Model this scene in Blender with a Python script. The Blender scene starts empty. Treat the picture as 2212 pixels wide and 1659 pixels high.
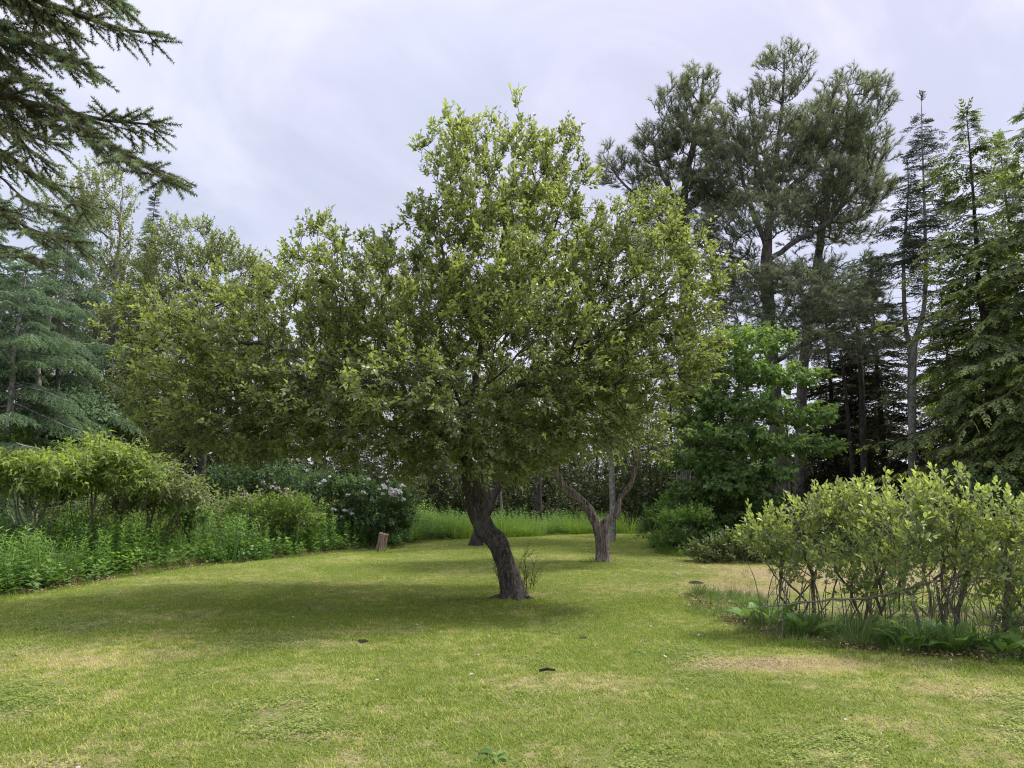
import bpy, math, random
import numpy as np
from mathutils import Vector, noise as mnoise
PI = math.pi
scene = bpy.context.scene
C = scene.collection
# ------------------------------------------------------------------ camera
CAM_H = 1.6
F2 = 1609.0            # focal length in units of a 2212-wide picture
PITCH = math.atan(230.5 / F2)
cam_d = bpy.data.cameras.new('camera')
cam_d.sensor_width = 36.0
cam_d.lens = 36.0 * F2 / 2212.0
cam_d.clip_start = 0.05
cam_d.clip_end = 3000
cam = bpy.data.objects.new('camera', cam_d)
C.objects.link(cam)
cam.location = (0, 0, CAM_H)
cam.rotation_euler = (PI / 2 + PITCH, 0, 0)
scene.camera = cam
# ------------------------------------------------------------------ light
SUN_DIR = Vector((0.62, 0.30, 1.0)).normalized()      # towards the sun
SUN_EL = math.asin(SUN_DIR.z)
SUN_AZ = math.atan2(SUN_DIR.x, SUN_DIR.y)
world = bpy.data.worlds.new('World')
scene.world = world
world.use_nodes = True
wt = world.node_tree
wt.nodes.clear()
def wn(t, **k):
    n = wt.nodes.new(t)
    for a, b in k.items():
        setattr(n, a, b)
    return n
def wl(a, b):
    wt.links.new(a, b)
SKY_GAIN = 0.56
wout = wn('ShaderNodeOutputWorld')
wbg = wn('ShaderNodeBackground')
wbg.inputs['Strength'].default_value = 0.1
wl(wbg.outputs[0], wout.inputs[0])
sky = wn('ShaderNodeTexSky', sky_type='NISHITA')
sky.sun_disc = False
sky.sun_elevation = SUN_EL
sky.sun_rotation = SUN_AZ
tc = wn('ShaderNodeTexCoord')
sep = wn('ShaderNodeSeparateXYZ')
wl(tc.outputs['Generated'], sep.inputs[0])
def wmath(op, a, b=None, c=None):
    n = wn('ShaderNodeMath', operation=op)
    for i, v in enumerate((a, b, c)):
        if v is None:
            continue
        if isinstance(v, (int, float)):
            n.inputs[i].default_value = v
        else:
            wl(v, n.inputs[i])
    return n.outputs[0]
zc = wmath('MAXIMUM', sep.outputs[2], 0.0)
den = wmath('ADD', zc, 0.50)
cx = wmath('DIVIDE', sep.outputs[0], den)
cy = wmath('DIVIDE', sep.outputs[1], den)
comb = wn('ShaderNodeCombineXYZ')
wl(cx, comb.inputs[0]); wl(cy, comb.inputs[1])
def wnoise(scale, detail, rough, dist, off):
    m = wn('ShaderNodeMapping')
    m.inputs['Location'].default_value = off
    wl(comb.outputs[0], m.inputs[0])
    n = wn('ShaderNodeTexNoise')
    n.inputs['Scale'].default_value = scale
    n.inputs['Detail'].default_value = detail
    n.inputs['Roughness'].default_value = rough
    n.inputs['Distortion'].default_value = dist
    wl(m.outputs[0], n.inputs['Vector'])
    return n.outputs[0]
n1 = wnoise(1.1, 6, 0.5, 0.8, (3.1, 1.7, 0.0))
n2 = wnoise(2.4, 7, 0.55, 0.9, (7.3, 0.2, 2.0))
nb = wnoise(0.55, 4, 0.5, 0.3, (0.6, 5.2, 4.0))
cl = wmath('ADD', wmath('MULTIPLY', n1, 0.48), wmath('MULTIPLY', n2, 0.52))
ramp = wn('ShaderNodeValToRGB')
wl(cl, ramp.inputs[0])
ramp.color_ramp.interpolation = 'B_SPLINE'
cr = ramp.color_ramp.elements
cr[0].position = 0.42; cr[0].color = (0.50, 0.49, 0.60, 1)
cr[1].position = 0.60; cr[1].color = (0.90, 0.85, 0.98, 1)
e = cr.new(0.51); e.color = (0.69, 0.65, 0.79, 1)
# thin blue-grey openings in the cloud layer
rb = wn('ShaderNodeValToRGB')
wl(nb, rb.inputs[0])
rb.color_ramp.elements[0].position = 0.45; rb.color_ramp.elements[0].color = (0, 0, 0, 1)
rb.color_ramp.elements[1].position = 0.62; rb.color_ramp.elements[1].color = (1, 1, 1, 1)
mixb = wn('ShaderNodeMix', data_type='RGBA')
wl(rb.outputs[0], mixb.inputs[0])
wl(ramp.outputs[0], mixb.inputs[6])
mixb.inputs[7].default_value = (0.54, 0.61, 0.71, 1)
# overcast brightness boosted towards the zenith, mostly above the view, for added fill light
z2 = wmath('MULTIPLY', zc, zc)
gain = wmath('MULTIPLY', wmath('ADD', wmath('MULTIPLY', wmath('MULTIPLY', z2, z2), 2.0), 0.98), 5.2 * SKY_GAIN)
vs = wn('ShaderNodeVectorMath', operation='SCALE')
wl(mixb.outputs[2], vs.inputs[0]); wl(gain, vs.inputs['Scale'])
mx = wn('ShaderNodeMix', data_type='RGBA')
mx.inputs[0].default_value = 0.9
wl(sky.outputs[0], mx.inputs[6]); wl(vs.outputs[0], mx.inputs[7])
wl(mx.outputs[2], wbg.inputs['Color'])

sun_d = bpy.data.lights.new('sun', 'SUN')
sun_d.energy = 1.2
sun_d.angle = math.radians(9)
sun_d.color = (1.0, 0.95, 0.86)
sun = bpy.data.objects.new('sun', sun_d)
C.objects.link(sun)
sun.rotation_euler = SUN_DIR.to_track_quat('Z', 'Y').to_euler()
scene.view_settings.view_transform = 'Standard'
scene.view_settings.look = 'None'
scene.view_settings.gamma = 1
scene.view_settings.use_curve_mapping = False
scene.view_settings.exposure = 1.98
scene.cycles.max_bounces = 10
scene.cycles.diffuse_bounces = 5
scene.cycles.glossy_bounces = 2
scene.cycles.transmission_bounces = 6
scene.cycles.transparent_max_bounces = 8
scene.cycles.filter_width = 1.1
scene.cycles.denoising_prefilter = 'NONE'
scene.cycles.caustics_reflective = False
scene.cycles.caustics_refractive = False

# ------------------------------------------------------------------ helpers
def U(x, y, Y):
    """world point seen at (x, y) of the 2212-wide photograph at distance Y along the lawn"""
    u = (829.5 - y) / F2
    c, s = math.cos(PITCH), math.sin(PITCH)
    dy, dz = c - u * s, s + u * c
    k = Y / dy
    return np.array(((x - 1106) / F2 * k, Y, CAM_H + dz * k))
def G(x, y):
    """ground point seen at (x, y)"""
    u = (829.5 - y) / F2
    c, s = math.cos(PITCH), math.sin(PITCH)
    dy, dz = c - u * s, s + u * c
    k = -CAM_H / dz
    return np.array(((x - 1106) / F2 * k, dy * k, 0.0))
def tag(o, label=None, cat=None, group=None, kind=None):
    if label: o['label'] = label
    if cat: o['category'] = cat
    if group: o['group'] = group
    if kind: o['kind'] = kind
    return o
def empty(name, loc, label, cat, group=None):
    o = bpy.data.objects.new(name, None)
    C.objects.link(o)
    o.location = tuple(loc)
    o.empty_display_size = 0.2
    return tag(o, label, cat, group)
def norm(v):
    return v / np.maximum(np.linalg.norm(v, axis=-1, keepdims=True), 1e-9)

class Geo:
    def __init__(self):
        self.V, self.T, self.R, self.n = [], [], [], 0
    def add(self, V, T, r=None):
        V = np.asarray(V, dtype=np.float32).reshape(-1, 3)
        T = np.asarray(T, dtype=np.int64)
        if len(V) == 0: return
        self.V.append(V); self.T.append(T.reshape(-1, 3) + self.n)
        if r is None: r = np.zeros(len(V), dtype=np.float32)
        self.R.append(np.broadcast_to(np.asarray(r, dtype=np.float32), (len(V),)))
        self.n += len(V)
    def mesh(self, name, mat, origin=(0, 0, 0), smooth=False):
        V = np.concatenate(self.V) - np.asarray(origin, dtype=np.float32)
        T = np.concatenate(self.T); R = np.concatenate(self.R)
        me = bpy.data.meshes.new(name)
        me.vertices.add(len(V)); me.vertices.foreach_set('co', V.astype(np.float32).ravel())
        me.loops.add(len(T) * 3); me.loops.foreach_set('vertex_index', T.astype(np.int32).ravel())
        me.polygons.add(len(T)); me.polygons.foreach_set('loop_start', np.arange(0, len(T) * 3, 3, dtype=np.int32))
        if smooth:
            me.polygons.foreach_set('use_smooth', np.ones(len(T), dtype=bool))
        a = me.attributes.new('v', 'FLOAT', 'POINT'); a.data.foreach_set('value', R.astype(np.float32))
        me.update(calc_edges=True)
        me.materials.append(mat)
        return me
    def build(self, name, mat, parent=None, smooth=False, origin=None, kind=None):
        if self.n == 0: return None
        org = origin if origin is not None else (np.array(parent.location) if parent else (0, 0, 0))
        o = bpy.data.objects.new(name, self.mesh(name, mat, org, smooth))
        C.objects.link(o)
        if parent: o.parent = parent
        elif origin is not None: o.location = tuple(origin)
        if kind: o['kind'] = kind
        return o

def copy_tree(root, loc, rz=0.0, scale=1.0, label=None, group=None):
    r = root.copy(); C.objects.link(r)
    r.location = loc; r.rotation_euler = (0, 0, rz); r.scale = (scale, scale, scale)
    if label: r['label'] = label
    if group: r['group'] = group
    for ch in list(root.children):
        c = ch.copy(); C.objects.link(c); c.parent = r
        for g in list(ch.children):
            d = g.copy(); C.objects.link(d); d.parent = c
    return r

# ------------------------------------------------------------------ materials
def nt_new(name):
    m = bpy.data.materials.new(name); m.use_nodes = True
    t = m.node_tree; t.nodes.clear()
    out = t.nodes.new('ShaderNodeOutputMaterial')
    return m, t, out
def nmath(t, op, a, b=None, clamp=False):
    n = t.nodes.new('ShaderNodeMath'); n.operation = op; n.use_clamp = clamp
    for i, v in enumerate((a, b)):
        if v is None: continue
        if isinstance(v, (int, float)): n.inputs[i].default_value = v
        else: t.links.new(v, n.inputs[i])
    return n.outputs[0]
def nmix(t, f, a, b):
    n = t.nodes.new('ShaderNodeMix'); n.data_type = 'RGBA'
    for i, v in ((0, f), (6, a), (7, b)):
        if isinstance(v, (int, float)): n.inputs[i].default_value = v
        elif isinstance(v, tuple): n.inputs[i].default_value = (v[0], v[1], v[2], 1)
        else: t.links.new(v, n.inputs[i])
    return n.outputs[2]
def nnoise(t, vec, scale, detail=3, rough=0.5, dist=0.0):
    n = t.nodes.new('ShaderNodeTexNoise')
    n.inputs['Scale'].default_value = scale; n.inputs['Detail'].default_value = detail
    n.inputs['Roughness'].default_value = rough; n.inputs['Distortion'].default_value = dist
    if vec is not None: t.links.new(vec, n.inputs['Vector'])
    return n.outputs[0]
def leafy(t, out, col, trans_col, trans, rough, spec):
    p = t.nodes.new('ShaderNodeBsdfPrincipled')
    p.inputs['Roughness'].default_value = rough
    p.inputs['Specular IOR Level'].default_value = spec
    t.links.new(col, p.inputs['Base Color'])
    tr = t.nodes.new('ShaderNodeBsdfTranslucent')
    t.links.new(trans_col, tr.inputs[0])
    ms = t.nodes.new('ShaderNodeMixShader'); ms.inputs[0].default_value = trans
    t.links.new(p.outputs[0], ms.inputs[1]); t.links.new(tr.outputs[0], ms.inputs[2])
    t.links.new(ms.outputs[0], out.inputs[0])
def leaf_mat(name, a, b, c=None, trans=0.38, rough=0.5, spec=0.35, tb=(1.5, 1.5, 0.7), big=0.6):
    """a old leaf, b common leaf, c young leaf; attribute v picks along the ramp, a soft clump noise shifts it"""
    m, t, out = nt_new(name)
    at = t.nodes.new('ShaderNodeAttribute'); at.attribute_name = 'v'
    g = t.nodes.new('ShaderNodeNewGeometry')
    nz = nnoise(t, g.outputs['Position'], big, 2)
    ai = t.nodes.new('ShaderNodeAttribute'); ai.attribute_type = 'INSTANCER'; ai.attribute_name = 'vb'
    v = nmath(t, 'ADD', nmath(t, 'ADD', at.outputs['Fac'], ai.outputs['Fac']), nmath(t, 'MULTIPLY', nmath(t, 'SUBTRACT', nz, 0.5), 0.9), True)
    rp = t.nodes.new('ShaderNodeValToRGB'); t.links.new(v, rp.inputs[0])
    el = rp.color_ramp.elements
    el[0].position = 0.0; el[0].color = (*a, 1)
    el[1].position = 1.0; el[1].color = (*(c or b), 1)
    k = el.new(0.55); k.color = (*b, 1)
    mul = t.nodes.new('ShaderNodeVectorMath'); mul.operation = 'MULTIPLY'
    t.links.new(rp.outputs[0], mul.inputs[0]); mul.inputs[1].default_value = tb
    leafy(t, out, rp.outputs[0], mul.outputs[0], trans, rough, spec)
    return m
def bark_mat(name, a, b, scale=14, stretch=0.25, bump=0.6, lichen=None):
    m, t, out = nt_new(name)
    tcn = t.nodes.new('ShaderNodeTexCoord')
    mp = t.nodes.new('ShaderNodeMapping'); mp.inputs['Scale'].default_value = (1, 1, stretch)
    t.links.new(tcn.outputs['Object'], mp.inputs[0])
    n1 = nnoise(t, mp.outputs[0], scale, 6, 0.65, 0.6)
    vo = t.nodes.new('ShaderNodeTexVoronoi'); vo.feature = 'DISTANCE_TO_EDGE'
    vo.inputs['Scale'].default_value = scale * 1.1
    wv = t.nodes.new('ShaderNodeVectorMath'); wv.operation = 'ADD'
    nd = t.nodes.new('ShaderNodeTexNoise'); nd.inputs['Scale'].default_value = scale * .8; nd.inputs['Detail'].default_value = 4; t.links.new(mp.outputs[0], nd.inputs['Vector'])
    ns = t.nodes.new('ShaderNodeVectorMath'); ns.operation = 'SCALE'; ns.inputs['Scale'].default_value = .25; t.links.new(nd.outputs[1], ns.inputs[0])
    t.links.new(mp.outputs[0], wv.inputs[0]); t.links.new(ns.outputs[0], wv.inputs[1]); t.links.new(wv.outputs[0], vo.inputs['Vector'])
    ed = nmath(t, 'MULTIPLY', vo.outputs['Distance'], 5.0, True)
    fac = nmath(t, 'MULTIPLY', nmath(t, 'ADD', n1, nmath(t, 'MULTIPLY', ed, 0.4)), 0.8, True)
    rp = t.nodes.new('ShaderNodeValToRGB'); t.links.new(fac, rp.inputs[0])
    el = rp.color_ramp.elements
    el[0].position = 0.3; el[0].color = (*a, 1); el[1].position = 0.72; el[1].color = (*b, 1)
    col = rp.outputs[0]
    if lichen:
        ln = nnoise(t, tcn.outputs['Object'], 3.2, 6, 0.7)
        lf = nmath(t, 'MULTIPLY', nmath(t, 'SUBTRACT', ln, 0.52), 7.0, True)
        col = nmix(t, lf, col, lichen)
    p = t.nodes.new('ShaderNodeBsdfPrincipled'); p.inputs['Roughness'].default_value = 0.9
    p.inputs['Specular IOR Level'].default_value = 0.25
    t.links.new(col, p.inputs['Base Color'])
    bp = t.nodes.new('ShaderNodeBump'); bp.inputs['Strength'].default_value = bump; bp.inputs['Distance'].default_value = 0.03
    t.links.new(fac, bp.inputs['Height']); t.links.new(bp.outputs[0], p.inputs['Normal'])
    t.links.new(p.outputs[0], out.inputs[0])
    return m
M = {}
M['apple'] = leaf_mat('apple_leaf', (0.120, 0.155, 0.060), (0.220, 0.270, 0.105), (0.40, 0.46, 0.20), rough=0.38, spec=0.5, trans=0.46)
M['apple_bark'] = bark_mat('apple_bark', (0.010, 0.008, 0.007), (0.130, 0.108, 0.092), 17, 0.3, 1.0, (0.15, 0.13, 0.115))
M['apple_twig'] = bark_mat('apple_twig', (0.02, 0.017, 0.014), (0.07, 0.06, 0.05), 20, 0.5, 0.3)
M['apple2_bark'] = bark_mat('old_apple_bark', (0.016, 0.012, 0.011), (0.30, 0.24, 0.22), 12, 0.14, 1.0, (0.20, 0.17, 0.16))
M['pine'] = leaf_mat('pine_needle', (0.150, 0.180, 0.115), (0.260, 0.300, 0.175), (0.38, 0.42, 0.23), trans=0.5, tb=(1.1, 1.15, 0.95))
M['pine_bark'] = bark_mat('pine_bark', (0.045, 0.038, 0.033), (0.17, 0.15, 0.135), 7, 0.3, 0.8)
M['hemlock'] = leaf_mat('hemlock_needle', (0.065, 0.095, 0.042), (0.130, 0.180, 0.070), (0.34, 0.42, 0.14), trans=0.42)
M['spruce'] = leaf_mat('spruce_needle', (0.055, 0.075, 0.045), (0.095, 0.125, 0.065), (0.16, 0.20, 0.10), trans=0.25)
M['near_spruce'] = leaf_mat('near_spruce_needle', (0.090, 0.105, 0.075), (0.155, 0.180, 0.125), (0.21, 0.30, 0.22), trans=0.35, big=1.4)
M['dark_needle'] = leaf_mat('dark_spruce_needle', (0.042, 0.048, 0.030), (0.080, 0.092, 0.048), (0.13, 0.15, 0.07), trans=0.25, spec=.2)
M['larch'] = leaf_mat('larch_needle', (0.110, 0.170, 0.105), (0.185, 0.280, 0.155), (0.28, 0.40, 0.18), trans=0.45, tb=(1.15, 1.2, 1.0), spec=.15)
M['birch'] = leaf_mat('birch_leaf', (0.130, 0.165, 0.075), (0.215, 0.260, 0.115), (0.32, 0.37, 0.17), trans=0.44)
M['maple'] = leaf_mat('maple_leaf', (0.070, 0.125, 0.042), (0.145, 0.240, 0.075), (0.30, 0.42, 0.13), trans=0.47, rough=0.6, spec=.15)
M['blueberry'] = leaf_mat('blueberry_leaf', (0.135, 0.190, 0.095), (0.265, 0.335, 0.130), (0.46, 0.52, 0.18), trans=0.45, rough=0.38, spec=0.5, big=2.2)
M['shrub_stem'] = bark_mat('shrub_stem', (0.045, 0.036, 0.032), (0.25, 0.215, 0.19), 30, 0.4, 0.4)
M['elder'] = leaf_mat('elder_leaf', (0.12, 0.17, 0.055), (0.23, 0.32, 0.085), (0.38, 0.46, 0.12), trans=0.48, big=0.9)
M['weed'] = leaf_mat('weed_leaf', (0.080, 0.155, 0.042), (0.145, 0.265, 0.065), (0.26, 0.41, 0.10), trans=0.42, big=0.7)
M['meadow'] = leaf_mat('meadow_grass', (0.10, 0.175, 0.035), (0.18, 0.28, 0.060), (0.32, 0.43, 0.10), trans=0.4, big=0.9)
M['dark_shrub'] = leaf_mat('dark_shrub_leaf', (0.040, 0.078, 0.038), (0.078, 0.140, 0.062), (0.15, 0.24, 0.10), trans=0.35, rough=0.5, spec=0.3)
M['pale_shrub'] = leaf_mat('pale_shrub_leaf', (0.09, 0.14, 0.03), (0.15, 0.24, 0.05), (0.27, 0.36, 0.09), trans=0.4)
M['brush'] = leaf_mat('brush_leaf', (0.055, 0.080, 0.030), (0.110, 0.150, 0.052), (0.19, 0.24, 0.080), trans=0.35)
M['tallgrass'] = leaf_mat('tall_grass', (0.060, 0.115, 0.038), (0.115, 0.200, 0.060), (0.26, 0.32, 0.12), trans=0.38, big=2.0)
M['drygrass'] = leaf_mat('dry_grass', (0.16, 0.14, 0.06), (0.30, 0.26, 0.13), (0.40, 0.34, 0.19), trans=0.2, big=2.0)
M['dock'] = leaf_mat('dock_leaf', (0.075, 0.150, 0.045), (0.140, 0.260, 0.075), (0.27, 0.40, 0.12), trans=0.35, rough=0.5, spec=0.25, big=3.0)
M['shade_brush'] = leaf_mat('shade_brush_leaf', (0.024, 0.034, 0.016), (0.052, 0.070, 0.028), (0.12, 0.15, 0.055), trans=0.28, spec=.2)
M['litter'] = leaf_mat('leaf_litter', (0.09, 0.065, 0.035), (0.22, 0.16, 0.095), (0.42, 0.34, 0.21), trans=0.1, spec=.2, big=3.0)
M['iris'] = leaf_mat('iris_leaf', (0.035, 0.100, 0.040), (0.065, 0.150, 0.060), (0.11, 0.21, 0.08), trans=0.3)
M['blossom'] = leaf_mat('white_petal', (0.60, 0.56, 0.60), (0.72, 0.68, 0.72), (0.85, 0.82, 0.86), trans=0.2, tb=(1, 1, 1))
M['beige_blossom'] = leaf_mat('faded_petal', (0.34, 0.25, 0.22), (0.50, 0.40, 0.36), (0.66, 0.58, 0.52), trans=0.2, tb=(1, 1, 1))
M['gray_bark'] = bark_mat('gray_bark', (0.12, 0.11, 0.10), (0.36, 0.34, 0.31), 9, 0.6, 0.4)
M['dark_bark'] = bark_mat('dark_bark', (0.025, 0.02, 0.018), (0.085, 0.072, 0.062), 8, 0.35, 0.6)
M['clod'] = bark_mat('soil_clod', (0.018, 0.013, 0.010), (0.075, 0.055, 0.04), 30, 1.0, 1.0)

# lawn: green turf with yellowed and straw patches, the same pattern for soil, blades and clover
PATCH = []
def patch(x, y, rx, ry, s):
    g = G(x, y); PATCH.append((g[0], g[1], rx, ry, s))
patch(1650, 1440, 0.85, 0.34, 0.95)
patch(2090, 1495, 0.55, 0.25, 0.45)
patch(1750, 1245, 2.3, 2.6, .95)
patch(2150, 1245, 3.0, 2.8, .6)
patch(1560, 1270, 0.8, 1.2, 0.7)
patch(1240, 1475, 0.75, 0.30, 0.4)
patch(60, 1420, 1.2, 0.55, 0.45)
patch(560, 1365, 0.9, 0.35, 0.35)
patch(780, 1395, 0.8, 0.25, 0.35)
patch(1130, 1284, 0.55, 0.45, 0.45)
patch(1450, 1215, 0.9, 1.4, 0.45)
patch(380, 1330, 1.2, 0.4, 0.35)
patch(120, 1650, 0.5, 0.2, 0.5)
patch(740, 1590, 0.35, 0.14, 0.4)
patch(1900, 1560, 0.5, 0.2, 0.35)
def lawn_group():
    g = bpy.data.node_groups.new('lawn_tone', 'ShaderNodeTree')
    g.interface.new_socket('Dry', in_out='OUTPUT', socket_type='NodeSocketFloat')
    g.interface.new_socket('Tone', in_out='OUTPUT', socket_type='NodeSocketFloat')
    o = g.nodes.new('NodeGroupOutput')
    ge = g.nodes.new('ShaderNodeNewGeometry')
    pos = ge.outputs['Position']
    mp = g.nodes.new('ShaderNodeMapping'); mp.inputs['Scale'].default_value = (1, 1, 0); g.links.new(pos, mp.inputs[0])
    pos = mp.outputs[0]
    n1 = nnoise(g, pos, 0.45, 3, 0.55, 0.5); n2 = nnoise(g, pos, 1.7, 4, 0.6, 0.4); n3 = nnoise(g, pos, 6.5, 4, 0.65)
    base = nmath(g, 'ADD', nmath(g, 'ADD', nmath(g, 'MULTIPLY', n1, 0.9), nmath(g, 'MULTIPLY', n2, 0.8)), nmath(g, 'MULTIPLY', n3, 1.0))
    dry = nmath(g, 'MULTIPLY', nmath(g, 'SUBTRACT', base, 1.31), 2.0)
    for (x, y, rx, ry, s) in PATCH:
        sb = g.nodes.new('ShaderNodeVectorMath'); sb.operation = 'SUBTRACT'; g.links.new(pos, sb.inputs[0]); sb.inputs[1].default_value = (x, y, 0)
        dv = g.nodes.new('ShaderNodeVectorMath'); dv.operation = 'DIVIDE'; g.links.new(sb.outputs[0], dv.inputs[0]); dv.inputs[1].default_value = (rx, ry, 1)
        ln = g.nodes.new('ShaderNodeVectorMath'); ln.operation = 'LENGTH'; g.links.new(dv.outputs[0], ln.inputs[0])
        f = nmath(g, 'SUBTRACT', 1.35, nmath(g, 'ADD', ln.outputs['Value'], nmath(g, 'MULTIPLY', nmath(g, 'SUBTRACT', n2, 0.5), 1.6)), True)
        dry = nmath(g, 'ADD', dry, nmath(g, 'MULTIPLY', f, s))
    dry = nmath(g, 'MINIMUM', nmath(g, 'MAXIMUM', dry, 0.0), 1.0)
    g.links.new(dry, o.inputs['Dry'])
    g.links.new(nmath(g, 'ADD', nmath(g, 'MULTIPLY', n1, 0.5), nmath(g, 'MULTIPLY', n3, 0.5)), o.inputs['Tone'])
    return g
LG = lawn_group()
def lawn_blade_mat(name, green_a, green_b, yellow, straw, trans=0.35):
    m, t, out = nt_new(name)
    gr = t.nodes.new('ShaderNodeGroup'); gr.node_tree = LG
    at = t.nodes.new('ShaderNodeAttribute'); at.attribute_name = 'v'
    v = at.outputs['Fac']
    green = nmix(t, v, green_a, green_b)
    d = nmath(t, 'ADD', gr.outputs['Dry'], nmath(t, 'MULTIPLY', nmath(t, 'SUBTRACT', v, 0.45), 0.55))
    f1 = nmath(t, 'MULTIPLY', nmath(t, 'SUBTRACT', d, 0.08), 1.7, True)
    f2 = nmath(t, 'MULTIPLY', nmath(t, 'SUBTRACT', d, 0.62), 2.4, True)
    col = nmix(t, f2, nmix(t, f1, green, yellow), straw)
    tn = nmath(t, 'ADD', nmath(t, 'MULTIPLY', gr.outputs['Tone'], 1.2), 0.4)
    sc = t.nodes.new('ShaderNodeVectorMath'); sc.operation = 'SCALE'
    t.links.new(col, sc.inputs[0]); t.links.new(tn, sc.inputs['Scale'])
    leafy(t, out, sc.outputs[0], sc.outputs[0], trans, 0.55, 0.3)
    return m
M['lawn_blade'] = lawn_blade_mat('lawn_blade', (0.130, 0.210, 0.022), (0.45, 0.55, 0.085), (0.50, 0.52, 0.135), (0.54, 0.47, 0.25), trans=.42)
M['clover'] = lawn_blade_mat('clover_leaf', (0.120, 0.200, 0.028), (0.37, 0.48, 0.100), (0.44, 0.48, 0.14), (0.50, 0.45, 0.24))

def ground_mat():
    m, t, out = nt_new('turf_soil')
    gr = t.nodes.new('ShaderNodeGroup'); gr.node_tree = LG
    ge = t.nodes.new('ShaderNodeNewGeometry')
    fine = nnoise(t, ge.outputs['Position'], 38, 5, 0.7)
    mid = nnoise(t, ge.outputs['Position'], 9, 4, 0.65)
    green = nmix(t, fine, (0.060, 0.080, 0.018), (0.21, 0.25, 0.06))
    dryc = nmix(t, nmath(t, 'MULTIPLY', nmath(t, 'SUBTRACT', nmath(t, 'ADD', nmath(t, 'MULTIPLY', fine, 1.2), mid), .75), 1.35, True), (0.10, 0.07, 0.045), (0.48, 0.39, 0.25))
    f = nmath(t, 'MULTIPLY', nmath(t, 'ADD', gr.outputs['Dry'], nmath(t, 'MULTIPLY', nmath(t, 'SUBTRACT', mid, 0.5), 0.7)), 1.25, True)
    col = nmix(t, f, green, dryc)
    p = t.nodes.new('ShaderNodeBsdfPrincipled'); p.inputs['Roughness'].default_value = 1.0
    p.inputs['Specular IOR Level'].default_value = 0.1
    t.links.new(col, p.inputs['Base Color'])
    bp = t.nodes.new('ShaderNodeBump'); bp.inputs['Strength'].default_value = 0.7; bp.inputs['Distance'].default_value = 0.03
    t.links.new(nmath(t, 'ADD', fine, mid), bp.inputs['Height']); t.links.new(bp.outputs[0], p.inputs['Normal'])
    t.links.new(p.outputs[0], out.inputs[0])
    return m
M['ground'] = ground_mat()
def floor_mat(name, a, b):
    m, t, out = nt_new(name)
    ge = t.nodes.new('ShaderNodeNewGeometry')
    fine = nnoise(t, ge.outputs['Position'], 14, 7, 0.75)
    p = t.nodes.new('ShaderNodeBsdfPrincipled'); p.inputs['Roughness'].default_value = 1.0
    t.links.new(nmix(t, fine, a, b), p.inputs['Base Color'])
    bp = t.nodes.new('ShaderNodeBump'); bp.inputs['Strength'].default_value = 0.9; bp.inputs['Distance'].default_value = 0.06
    t.links.new(fine, bp.inputs['Height']); t.links.new(bp.outputs[0], p.inputs['Normal'])
    t.links.new(p.outputs[0], out.inputs[0])
    return m
M['forest_floor'] = floor_mat('forest_floor', (0.02, 0.018, 0.01), (0.09, 0.075, 0.045))
M['bed_soil'] = floor_mat('bed_soil', (0.025, 0.02, 0.014), (0.12, 0.10, 0.06))

# ------------------------------------------------------------------ leaves and sprigs
def leaves(b, d, up, L, W, fold=0.18, droop=0.2, rows=1):
    """folded leaf blades. returns V, T per leaf block (k verts each)"""
    b, d, up = np.asarray(b, float), norm(np.asarray(d, float)), np.asarray(up, float)
    n = len(b)
    L = np.broadcast_to(L, (n,))[:, None]; W = np.broadcast_to(W, (n,))[:, None]
    s = norm(np.cross(d, up)); u = np.cross(s, d)
    if rows == 1:
        m = b + d * L * 0.48 + u * L * droop * 0.10
        l = b + d * L * 0.42 + s * W * 0.5 + u * W * fold
        r = b + d * L * 0.42 - s * W * 0.5 + u * W * fold
        tip = b + d * L - u * L * droop
        V = np.stack([b, m, l, r, tip], 1).reshape(-1, 3)
        T = np.array([[0, 1, 2], [0, 3, 1], [1, 4, 2], [1, 3, 4]])
        k = 5
    else:
        def row(t, w, dz):
            c = b + d * L * t - u * L * droop * dz
            return c, c + s * W * w + u * W * fold, c - s * W * w + u * W * fold
        m1, l1, r1 = row(0.30, 0.42, -0.10)
        m2, l2, r2 = row(0.68, 0.40, 0.25)
        tip = b + d * L * 0.98 - u * L * droop * 0.9
        V = np.stack([b, m1, l1, r1, m2, l2, r2, tip], 1).reshape(-1, 3)
        T = np.array([[0, 1, 2], [0, 3, 1], [1, 4, 2], [4, 5, 2], [1, 3, 4], [3, 6, 4], [4, 7, 5], [4, 6, 7]])
        k = 8
    T = (T[None] + (np.arange(n) * k)[:, None, None]).reshape(-1, 3)
    return V, T, k
def blades(b, d, side, L, W, bend=None, segs=1):
    """thin tapering blades. bend: vector added at the tip"""
    b, d = np.asarray(b, float), np.asarray(d, float)
    n = len(b)
    L = np.broadcast_to(L, (n,))[:, None]; W = np.broadcast_to(W, (n,))[:, None]
    bend = np.zeros((n, 3)) if bend is None else bend
    if segs == 1:
        V = np.stack([b - side * W / 2, b + side * W / 2, b + d * L + bend], 1).reshape(-1, 3)
        T = np.array([[0, 1, 2]]); k = 3
    else:
        rows = []
        for j in range(segs):
            t = j / segs
            c = b + d * L * t + bend * t * t
            w = W * (1 - 0.5 * t)
            rows += [c - side * w / 2, c + side * w / 2]
        rows.append(b + d * L + bend)
        V = np.stack(rows, 1).reshape(-1, 3)
        T = []
        for j in range(segs - 1):
            a = 2 * j
            T += [[a, a + 1, a + 3], [a, a + 3, a + 2]]
        a = 2 * (segs - 1)
        T.append([a, a + 1, a + 2]); T = np.array(T); k = 2 * segs + 1
    T = (T[None] + (np.arange(n) * k)[:, None, None]).reshape(-1, 3)
    return V, T, k
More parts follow.
